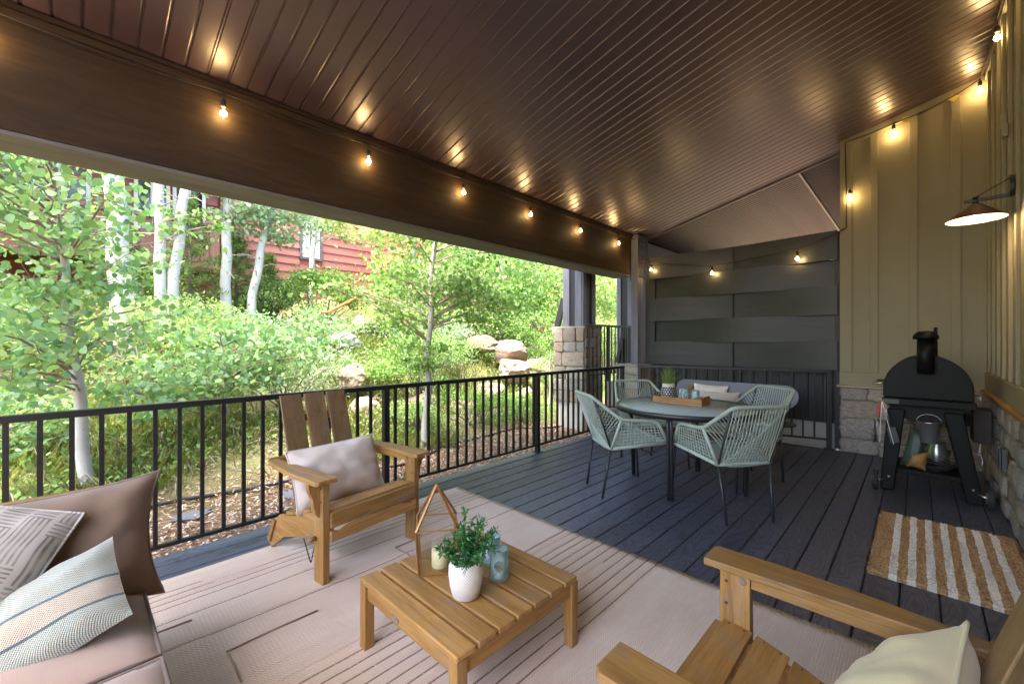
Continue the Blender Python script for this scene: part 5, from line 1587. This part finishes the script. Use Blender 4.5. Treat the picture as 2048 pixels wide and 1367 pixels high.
BL = [
    ('large white boulder below the garden steps', (-7.9, 3.50, 1.32), (0.75, 0.95, 0.55), 'boulder_pale', 3),
    ('pinkish boulder above the white boulder by the garden steps', (-8.6, 4.35, 1.75), (0.7, 0.9, 0.5), 'boulder', 5),
    ('brown boulder with dark hollow under it right of the slatted armchair', (-6.35, 3.02, 0.78), (0.7, 0.55, 0.6), 'boulder', 7),
    ('rounded tan boulder low behind the armchair back', (-5.9, 2.95, 0.32), (0.6, 0.50, 0.55), 'boulder', 9),
    ('reddish boulder half hidden by shrubs behind the white aspen stem', (-5.75, 3.85, 0.30), (0.6, 0.65, 0.5), 'boulder', 12),
    ('broad orange boulder topmost in the pile left of the stone pier', (-6.4, 6.55, 1.12), (0.8, 1.0, 0.55), 'boulder', 14),
    ('pale flat boulder on top in the middle of the pile', (-6.9, 6.1, 1.28), (0.7, 1.0, 0.45), 'boulder', 16),
    ('big rounded boulder in the middle row of the pile', (-6.1, 6.35, 0.72), (0.8, 0.95, 0.7), 'boulder', 18),
    ('tan boulder at the right end of the pile beside the stone pier', (-6.2, 7.35, 0.72), (0.75, 0.9, 0.65), 'boulder', 21),
    ('dark brown boulder at the left foot of the pile', (-5.9, 5.45, 0.38), (0.7, 0.8, 0.5), 'boulder', 24),
    ('low reddish boulder in front at the foot of the pile', (-5.5, 6.0, 0.22), (0.6, 0.8, 0.5), 'boulder', 27),
    ('brown boulder behind the railing left of the tall rail post', (-5.6, 4.6, 0.16), (0.6, 0.7, 0.5), 'boulder', 29),
]
for (lb, lc, sz, mt, sd) in BL: boulder(lb, (lc[0], lc[1], lc[2] - 0.06), tuple(q * 0.86 for q in sz), mt, sd)

# ------------------------------------------------------------------ trees and shrubs
def crown_points(n, c, rad, clumps, spread=0.28, seed=0, hollow=0.35):
    g = np.random.default_rng(seed)
    cc = g.normal(size=(clumps, 3)); cc /= np.linalg.norm(cc, axis=1, keepdims=True)
    cc *= (hollow + (1 - hollow) * g.random((clumps, 1)) ** 0.6)
    k = g.integers(0, clumps, n)
    sz = g.uniform(0.5, 1.3, clumps)
    p = cc[k] + g.normal(size=(n, 3)) * spread * sz[k][:, None] * np.array([1, 1, 0.7])
    return np.array(c) + p * np.array(rad), cc * np.array(rad) + np.array(c)

def aspen(label, trunk, r0, r1, crowns, mat, leaf, n_leaf, group='aspen trees on the bank', tmpl=LEAF_ROUND, seed=0, twigs=16, bare=0):
    """trunk polyline in world coordinates; crowns = list of (centre, radii, share, clumps)"""
    base = Vector(trunk[0])
    t = thing('aspen_tree', label, 'tree', base, group=group)
    pts = [Vector(p) - base for p in trunk]
    # smooth the polyline
    fine = []
    for i in range(len(pts) - 1):
        for k in range(5):
            u = k / 5; p = pts[i].lerp(pts[i + 1], u)
            fine.append(p + Vector((0.012 * math.sin(7 * p.z + seed), 0.012 * math.cos(6 * p.z + seed), 0)))
    fine.append(pts[-1])
    fine[0] = fine[0] - Vector((0, 0, 0.25))
    m = len(fine)
    MB().tube(fine, [r0 + (r1 - r0) * (i / (m - 1)) for i in range(m)], 12).build('trunk', 'aspen_bark', t)
    g = random.Random(seed + 5)
    P_ = []; S_ = []
    br = MB()
    for (c, rad, share, clumps) in crowns:
        p, cc = crown_points(int(n_leaf * share), Vector(c) - base, rad, clumps, seed=seed + clumps)
        P_.append(p)
        for q in cc:
            q = Vector(q)
            # limb from the trunk, starting lower than the clump
            cand = min(fine, key=lambda f: (f - (q - Vector((0, 0, 0.35 * (q - f).length)))).length)
            L_ = (q - cand).length
            if L_ < 0.05 or L_ > 3.5: continue
            mid = cand.lerp(q, 0.5) + Vector((g.gauss(0, .07), g.gauss(0, .07), 0.10 * L_)) 
            pp_ = [cand, cand.lerp(mid, .5) + Vector((g.gauss(0, .02), g.gauss(0, .02), .02)), mid, mid.lerp(q, .5) + Vector((g.gauss(0, .03), g.gauss(0, .03), 0)), q]
            rb = min(0.35 * r0, 0.006 + 0.007 * L_)
            br.tube(pp_, [rb, rb * .8, rb * .6, rb * .4, 0.0025], 5, caps=False)
            for _ in range(3):
                e = q + Vector((g.gauss(0, .2) * rad[0], g.gauss(0, .2) * rad[1], g.gauss(0, .16) * rad[2]))
                br.tube([mid.lerp(q, .6), (q + e) / 2 + Vector((0, 0, .02)), e], [0.004, 0.003, 0.0015], 4, caps=False)
    for k in range(bare):
        f = fine[int(m * g.uniform(.3, .95)) % m]
        d = Vector((g.gauss(0, 1), g.gauss(0, 1), g.uniform(-.3, .5))).normalized()
        L_ = g.uniform(.3, .8)
        br.tube([f, f + d * L_ * .5 + Vector((0, 0, .06)), f + d * L_ + Vector((g.gauss(0, .06), g.gauss(0, .06), -.02))], [0.012, .008, .003], 5, caps=False)
    if br.v: tag(br.build('branches', 'twig', t), kind='stuff')
    P_ = np.concatenate(P_)
    sz = nrg.uniform(0.7, 1.25, len(P_)) * leaf
    link('crown', leaves('crown', P_, sz, tmpl, hang=0.45, up=0.75), mat, t)
    return t

def shrub(label, c, rad, n, mat, leaf, group='shrubs on the bank', tmpl=LEAF_OVAL, seed=0, clumps=22, name='shrub', hang=0.1, dome=True):
    z0 = gzf(c[0], c[1])
    t = thing(name, label, 'shrub', (c[0], c[1], z0), group=group)
    p, cc = crown_points(n, (0, 0, c[2] - z0), rad, clumps, 0.24, seed, 0.5)
    p = p[p[:, 2] > 0.02]
    st_ = MB()
    g = random.Random(seed)
    for q in cc:
        q = Vector(q)
        if q.z < 0.1: q.z = 0.15
        b0 = Vector((g.gauss(0, .12) * rad[0], g.gauss(0, .12) * rad[1], -0.05))
        md = b0.lerp(q, .55) + Vector((g.gauss(0, .05), g.gauss(0, .05), .08))
        st_.tube([b0, md, q], [0.014, 0.009, 0.003], 5, caps=False)
    tag(st_.build('stems', 'bark_dark', t), kind='stuff')
    link('foliage', leaves('foliage', p, nrg.uniform(.7, 1.3, len(p)) * leaf, tmpl, hang=hang, up=0.7), mat, t)
    return t

# near aspens
aspen('slim pale aspen close by the railing, left of the slatted armchair',
      [(-5.0, 0.073, -0.05), (-5.0, 0.02, 0.6), (-5.0, -0.014, 1.04), (-5.0, -0.06, 1.6), (-5.0, -0.085, 1.94), (-5.02, -0.11, 2.5), (-5.05, -0.12, 3.2), (-5.1, -0.1, 4.4)], 0.050, 0.008,
      [((-4.9, -0.25, 2.35), (0.75, 0.75, 0.75), .34, 26), ((-5.0, 0.15, 1.55), (0.6, 0.75, 0.5), .16, 16), ((-4.8, -0.35, 1.35), (0.6, 0.5, 0.45), .16, 14), ((-4.9, -0.75, 2.5), (0.6, 0.5, 0.5), .14, 12), ((-5.1, -0.1, 3.6), (0.9, 0.9, 0.8), .20, 16)],
      'leaf_blue', 0.058, 4300, seed=1)
aspen('young aspen with white stem rising behind the middle of the railing',
      [(-4.4, 3.0, -0.12), (-4.4, 3.02, 0.5), (-4.4, 3.05, 1.0), (-4.41, 3.08, 1.7), (-4.4, 3.13, 2.4), (-4.4, 3.15, 3.4)], 0.048, 0.022,
      [((-4.45, 3.05, 1.75), (0.65, 0.65, 0.45), .28, 20), ((-4.3, 3.75, 1.80), (0.35, 0.7, 0.30), .22, 14), ((-4.6, 2.45, 1.95), (0.4, 0.55, 0.35), .14, 10), ((-4.4, 3.1, 2.5), (0.7, 0.9, 0.5), .20, 14), ((-4.3, 2.9, 1.15), (0.35, 0.4, 0.25), .08, 8), ((-4.4, 4.2, 2.1), (0.3, 0.5, 0.25), .08, 8)],
      'leaf_mid', 0.045, 4400, seed=2)
aspen('leafy low aspen sapling spreading behind the railing, left of the armchair back',
      [(-5.9, 1.25, 0.15), (-5.9, 1.2, 0.8), (-5.85, 1.2, 1.5)], 0.03, 0.012,
      [((-5.75, 1.15, 1.05), (0.75, 0.95, 0.38), .6, 26), ((-5.6, 0.6, 0.75), (0.5, 0.5, 0.3), .2, 10), ((-5.9, 1.7, 1.35), (0.5, 0.6, 0.3), .2, 10)],
      'leaf_blue', 0.060, 2600, seed=3)
aspen('thin grey sapling in the mulch just left of the stone pier',
      [(-5.0, 6.18, -0.10), (-5.0, 6.2, 0.6), (-5.0, 6.28, 1.55)], 0.022, 0.010,
      [((-5.0, 6.25, 1.35), (0.35, 0.35, 0.25), 1.0, 12)], 'leaf_mid', 0.045, 500, seed=4)
# white stems on the bank
W = [('thickest white aspen trunk, leftmost of the group before the balcony', [(-7.5, .41, .9), (-7.5, .40, 1.8), (-7.52, .36, 2.7), (-7.5, .33, 3.6), (-7.5, .3, 5.2)], .135, .09, [((-7.4, -.5, 5.6), (1.3, 1.2, .7), 1, 16)], 'leaf_blue', 900, 7),
     ('straight white aspen trunk in front of the dark balcony windows', [(-9.0, .93, 1.3), (-9.0, .95, 2.6), (-9.0, .93, 4.1), (-9.0, .95, 6.0)], .085, .06, [((-9, .9, 6.4), (1.2, 1.3, .8), .8, 14), ((-8.8, 1.3, 3.3), (.3, .5, .25), .2, 6)], 'leaf_mid', 900, 8),
     ('slightly leaning white aspen trunk right of the straight one', [(-9.0, 1.05, 1.3), (-9.0, 1.11, 2.15), (-9.0, 1.2, 3.1), (-9.0, 1.29, 4.1), (-9.0, 1.4, 6.0)], .09, .06, [((-9, 1.6, 6.4), (1.2, 1.3, .8), 1, 14)], 'leaf_mid', 800, 9),
     ('white aspen trunk in front of the brown corner post of the house', [(-9.5, 1.96, 1.4), (-9.5, 1.97, 2.6), (-9.5, 2.0, 4.2), (-9.5, 2.0, 6.2)], .10, .06, [((-9.4, 2.3, 4.1), (.5, .8, .45), .6, 16), ((-9.5, 2.0, 6.4), (1.0, 1.2, .7), .4, 10)], 'leaf_sage', 1500, 10),
     ('leaning forked aspen trunk before the red siding', [(-9.5, 2.35, 1.4), (-9.5, 2.42, 2.2), (-9.5, 2.56, 3.1), (-9.5, 2.78, 4.1), (-9.5, 3.1, 5.6)], .09, .05, [((-9.4, 2.75, 3.8), (.6, 1.0, .45), .7, 18), ((-9.5, 3.0, 6.4), (1.0, 1.2, .7), .3, 10)], 'leaf_sage', 1900, 11),
     ('thin aspen trunk overlapping the white window of the house', [(-11, 4.08, 1.8), (-11, 4.1, 3.0), (-11, 4.19, 4.3), (-11, 4.25, 6.5)], .075, .05, [((-10.8, 4.9, 4.3), (.6, .8, .45), 1, 12)], 'leaf_lime', 900, 12)]
for (lb, tk, a_, b_, cr, mt, n_, sd) in W:
    aspen(lb, tk, a_, b_, cr, mt, 0.075, n_, seed=sd, bare=7)
# more distant leafy aspens that close the view to the right
FAR = [((-8.3, 5.3), 3.4, 'leaf_lime', 'lime green aspen before the corner where the house wing starts'),
       ((-7.8, 7.6), 3.3, 'leaf_mid', 'leafy aspen hiding the balcony of the house wing'),
       ((-8.6, 9.9), 3.6, 'leaf_mid', 'tall aspen beyond the house wing, left of the boxed column'),
       ((-7.2, 10.5), 2.9, 'leaf_lime', 'bright aspen seen just left of the grey boxed column'),
       ((-9.5, 14.0), 3.6, 'leaf_lime', 'far aspen filling the gap between column and bolted post'),
       ((-7.0, 13.6), 2.6, 'leaf_mid', 'lower far aspen in the gap above the neighbouring railing'),
       ((-12.0, 19.0), 5.5, 'leaf_mid', 'farthest aspen on the slope past the house wing'),
       ((-7.2, -2.0), 3.2, 'leaf_mid', 'leafy aspen at the very left behind the slim pale one'),
       ((-9.4, -1.6), 4.2, 'leaf_lime', 'taller aspen behind at the very left edge')]
for i, ((fx, fy), hgt, mt, lb) in enumerate(FAR):
    g0 = gzf(fx, fy)
    aspen(lb, [(fx, fy, g0 - .05), (fx + .03, fy, g0 + hgt * .35), (fx, fy + .05, g0 + hgt * .7), (fx - .05, fy, g0 + hgt)], .06, .03,
          [((fx, fy, g0 + hgt * .62), (1.15, 1.2, hgt * .36), .8, 40), ((fx + .2, fy - .2, g0 + hgt * .3), (.8, .8, hgt * .2), .2, 14)], mt, 0.085, 5200, seed=30 + i)

# shrubs
SH = [('big rounded bright green shrub under the white house window', (-10.0, 3.85, 2.25), (0.9, 1.05, 0.70), 9000, 'leaf_dark', .055),
      ('feathery green shrub left of the big rounded one', (-10.2, 2.9, 2.15), (0.7, 0.55, 0.55), 3600, 'leaf_pine', .06),
      ('dense green shrub hanging over the brown boulder', (-6.2, 4.1, 0.98), (0.75, 0.95, 0.50), 6500, 'leaf_mid', .045),
      ('lime shrub between handrail and white aspen stem', (-7.6, 4.7, 1.65), (0.9, 1.0, 0.45), 5600, 'leaf_lime', .05),
      ('airy grey green shrub above the boulder pile', (-6.9, 5.0, 1.25), (0.6, 0.9, 0.45), 4200, 'leaf_sage', .045),
      ('green shrub rising behind the boulder pile', (-7.6, 6.6, 1.9), (0.9, 1.2, 0.6), 5200, 'leaf_lime', .05),
      ('small bright shrub beside the thin sapling', (-5.6, 7.0, 0.75), (0.45, 0.5, 0.35), 2000, 'leaf_mid', .042),
      ('leafy shrub right of the boulder pile near the stone pier', (-6.6, 8.3, 1.5), (0.8, 1.0, 0.7), 4200, 'leaf_mid', .05),
      ('low dark green shrub at the mulch edge behind the railing middle', (-5.0, 4.35, 0.22), (0.50, 1.05, 0.30), 5200, 'leaf_mid', .034),
      ('low green shrub at the mulch edge nearer the stone pier', (-4.95, 5.35, 0.12), (0.40, 0.6, 0.24), 2600, 'leaf_mid', .034),
      ('yellowish low shrub behind the aspen stem at the railing', (-5.1, 3.25, 0.15), (0.42, 0.5, 0.26), 2200, 'leaf_lime', .036),
      ('tall loose shrub right of the thickest aspen trunk', (-7.9, 1.2, 1.6), (0.7, 0.8, 0.45), 3000, 'leaf_lime', .05),
      ('lime shrub at the foot of the thickest aspen trunk', (-6.9, 0.5, 1.25), (0.7, 0.75, 0.5), 3600, 'leaf_lime', .05),
      ('shrub in mid bank below the pipe handrail', (-8.0, 2.6, 1.45), (0.9, 0.9, 0.45), 4600, 'leaf_blue', .052),
      ('grey green shrub low behind the armchair back', (-6.5, 2.1, 0.85), (0.8, 0.85, 0.42), 4200, 'leaf_sage', .042),
      ('leafy shrub low at the left behind the sofa pillow', (-5.9, -0.7, 0.55), (0.6, 0.6, 0.45), 2800, 'leaf_blue', .055),
      ('wide shrub at the far left of the bank', (-7.5, -0.9, 1.4), (1.0, 0.9, 0.6), 3800, 'leaf_lime', .055),
      ('green shrub under the house balcony', (-10.8, 0.6, 2.3), (0.7, 1.2, 0.6), 4200, 'leaf_dark', .06),
      ('shrub against the wing of the red house', (-8.9, 6.2, 2.3), (0.9, 1.1, 0.7), 4600, 'leaf_lime', .055),
      ('far shrub above the neighbouring railing', (-6.3, 10.2, 1.3), (1.0, 1.3, 0.8), 4600, 'leaf_lime', .06),
      ('farther shrub filling the gap behind the bolted post', (-6.8, 12.2, 1.5), (1.1, 1.4, 0.9), 4600, 'leaf_mid', .06)]
for i, (lb, c_, rd, n_, mt, lf) in enumerate(SH):
    shrub(lb, c_, rd, n_, mt, lf, seed=60 + i)
# young pines under the balcony
for i, (lb, px_, py_, h_, r_) in enumerate([('bushy young pine left of the straight white trunk', -9.6, 0.45, 2.0, .55), ('bushy young pine between the white trunks under the balcony', -9.7, 1.45, 2.2, .6),
                                         ('young pine right of the brown corner post', -10.0, 2.25, 1.7, .5), ('slender pine before the red siding', -10.4, 2.95, 1.5, .38)]):
    z0 = gzf(px_, py_)
    t = thing('young_pine', lb, 'tree', (px_, py_, z0), group='young pines under the balcony')
    MB().tube([(0, 0, -.1), (0.02, 0, h_ * .5), (0, 0, h_)], [.04, .03, .008], 7).build('trunk', 'bark_dark', t)
    P_ = []; bw_ = MB()
    g = np.random.default_rng(90 + i)
    for k in range(46):
        zz = h_ * (0.12 + 0.86 * k / 46); rr = r_ * (1 - (k / 46) ** 1.4) * g.uniform(.7, 1.15) + .06; a = k * 2.4
        tip = np.array([rr * math.cos(a), rr * math.sin(a), zz + .12])
        bw_.tube([(0, 0, zz), tuple(tip)], [.009, .003], 4, caps=False)
        u = g.random((120, 1)) ** .6
        P_.append(np.array([0, 0, zz]) * (1 - u) + tip * u + g.normal(0, .03, (120, 3)))
    tag(bw_.build('branches', 'bark_dark', t), kind='stuff')
    P_ = np.concatenate(P_)
    link('needles', leaves('needles', P_, g.uniform(.06, .11, len(P_)), LEAF_THIN * np.array([.7, 1, 1]), hang=-.5, up=.3), 'leaf_pine', t)

# ------------------------------------------------------------------ ground cover
def scatter(n, xa, xb, ya, yb, dens=None, seed=0):
    g = np.random.default_rng(seed)
    x = g.uniform(xa, xb, n); y = g.uniform(ya, yb, n)
    f = np.sin(x * 2.1 + 1.3 * np.sin(y * 1.7)) + np.sin(y * 2.3 + x) + 0.6 * np.sin(5 * x + 3 * y)
    keep = f + g.normal(0, .5, n) > (dens if dens is not None else -9)
    x, y = x[keep], y[keep]
    return x, y, gz(x, y)
def grass(name, label, n, area, hmin, hmax, mat, dens, seed):
    x, y, z = scatter(n, *area, dens, seed)
    n = len(x); g = np.random.default_rng(seed + 1)
    h = g.uniform(hmin, hmax, n); a = g.uniform(0, 6.283, n); lean = g.uniform(.1, .7, n) * h; w = g.uniform(.0016, .0042, n)
    P0 = np.stack([x, y, z - .02], 1); d = np.stack([np.cos(a), np.sin(a), np.zeros(n)], 1); s = np.stack([-np.sin(a), np.cos(a), np.zeros(n)], 1) * w[:, None]
    P1 = P0 + d * (lean * .35)[:, None]; P1[:, 2] += h * .6
    P2 = P0 + d * lean[:, None]; P2[:, 2] += h * .92
    V = np.stack([P0 - s, P0 + s, P1 + s * .8, P2, P1 - s * .8], 1)
    link(name, np_mesh(name, V.reshape(-1, 3), np.arange(n * 5).reshape(n, 5)), mat, label=label, cat='grass', kind='stuff')
grass('grass', 'loose green and straw coloured grass over the bank', 46000, (-9.0, -5.35, -3.0, 9.0), .07, .26, 'blade', -.6, 5)
grass('dry_grass', 'pale dry grass tufts at the mulch edge', 9000, (-5.3, -4.35, -2.0, 4.5), .06, .24, 'blade', .5, 8)
x, y, z = scatter(42000, -11.0, -4.6, -3.0, 10.0, -.3, 21)
pz = np.stack([x, y, z + nrg.uniform(.01, .22, len(x))], 1)
link('ground_cover', leaves('ground_cover', pz, nrg.uniform(.03, .06, len(pz)), LEAF_OVAL, .05, .8), 'leaf_mid', label='low leafy ground cover on the bank', cat='ground cover', kind='stuff')
x, y, z = scatter(15000, -5.4, -4.35, -2.0, 7.5, .1, 25)
pz = np.stack([x, y, z + nrg.uniform(.0, .10, len(x))], 1)
link('creeping_plants', leaves('creeping_plants', pz, nrg.uniform(.018, .035, len(pz)), LEAF_OVAL, .05, .8), 'leaf_lime', label='yellow green creeping plants at the mulch edge', cat='ground cover', kind='stuff')
# dead twigs on the bank
tw = MB()
for k in range(620):
    xx = rng.uniform(-7.2, -4.5); yy = rng.uniform(-1.5, 5.5); z0 = gzf(xx, yy); a = rng.uniform(0, 6.28); l = rng.uniform(.12, .5)
    tw.tube([(xx, yy, z0 + .01), (xx + l * .5 * math.cos(a), yy + l * .5 * math.sin(a), z0 + rng.uniform(.03, .22)), (xx + l * math.cos(a), yy + l * math.sin(a), z0 + rng.uniform(.02, .25))], [.005, .004, .002], 4, caps=False)
tw.build('dead_twigs', 'twig', label='dead pale twigs tangled over the bank', cat='twigs', kind='stuff')
# far wooded slope
x, y, z = scatter(26000, -60, -15, -25, 60, None, 33)
pz = np.stack([x, y, z + nrg.uniform(.2, 5.5, len(x))], 1)
link('far_wood', leaves('far_wood', pz, nrg.uniform(.35, .8, len(pz)), LEAF_OVAL, .1, .6), 'leaf_mid', label='wooded green slope far behind the red house', cat='wood', kind='stuff')
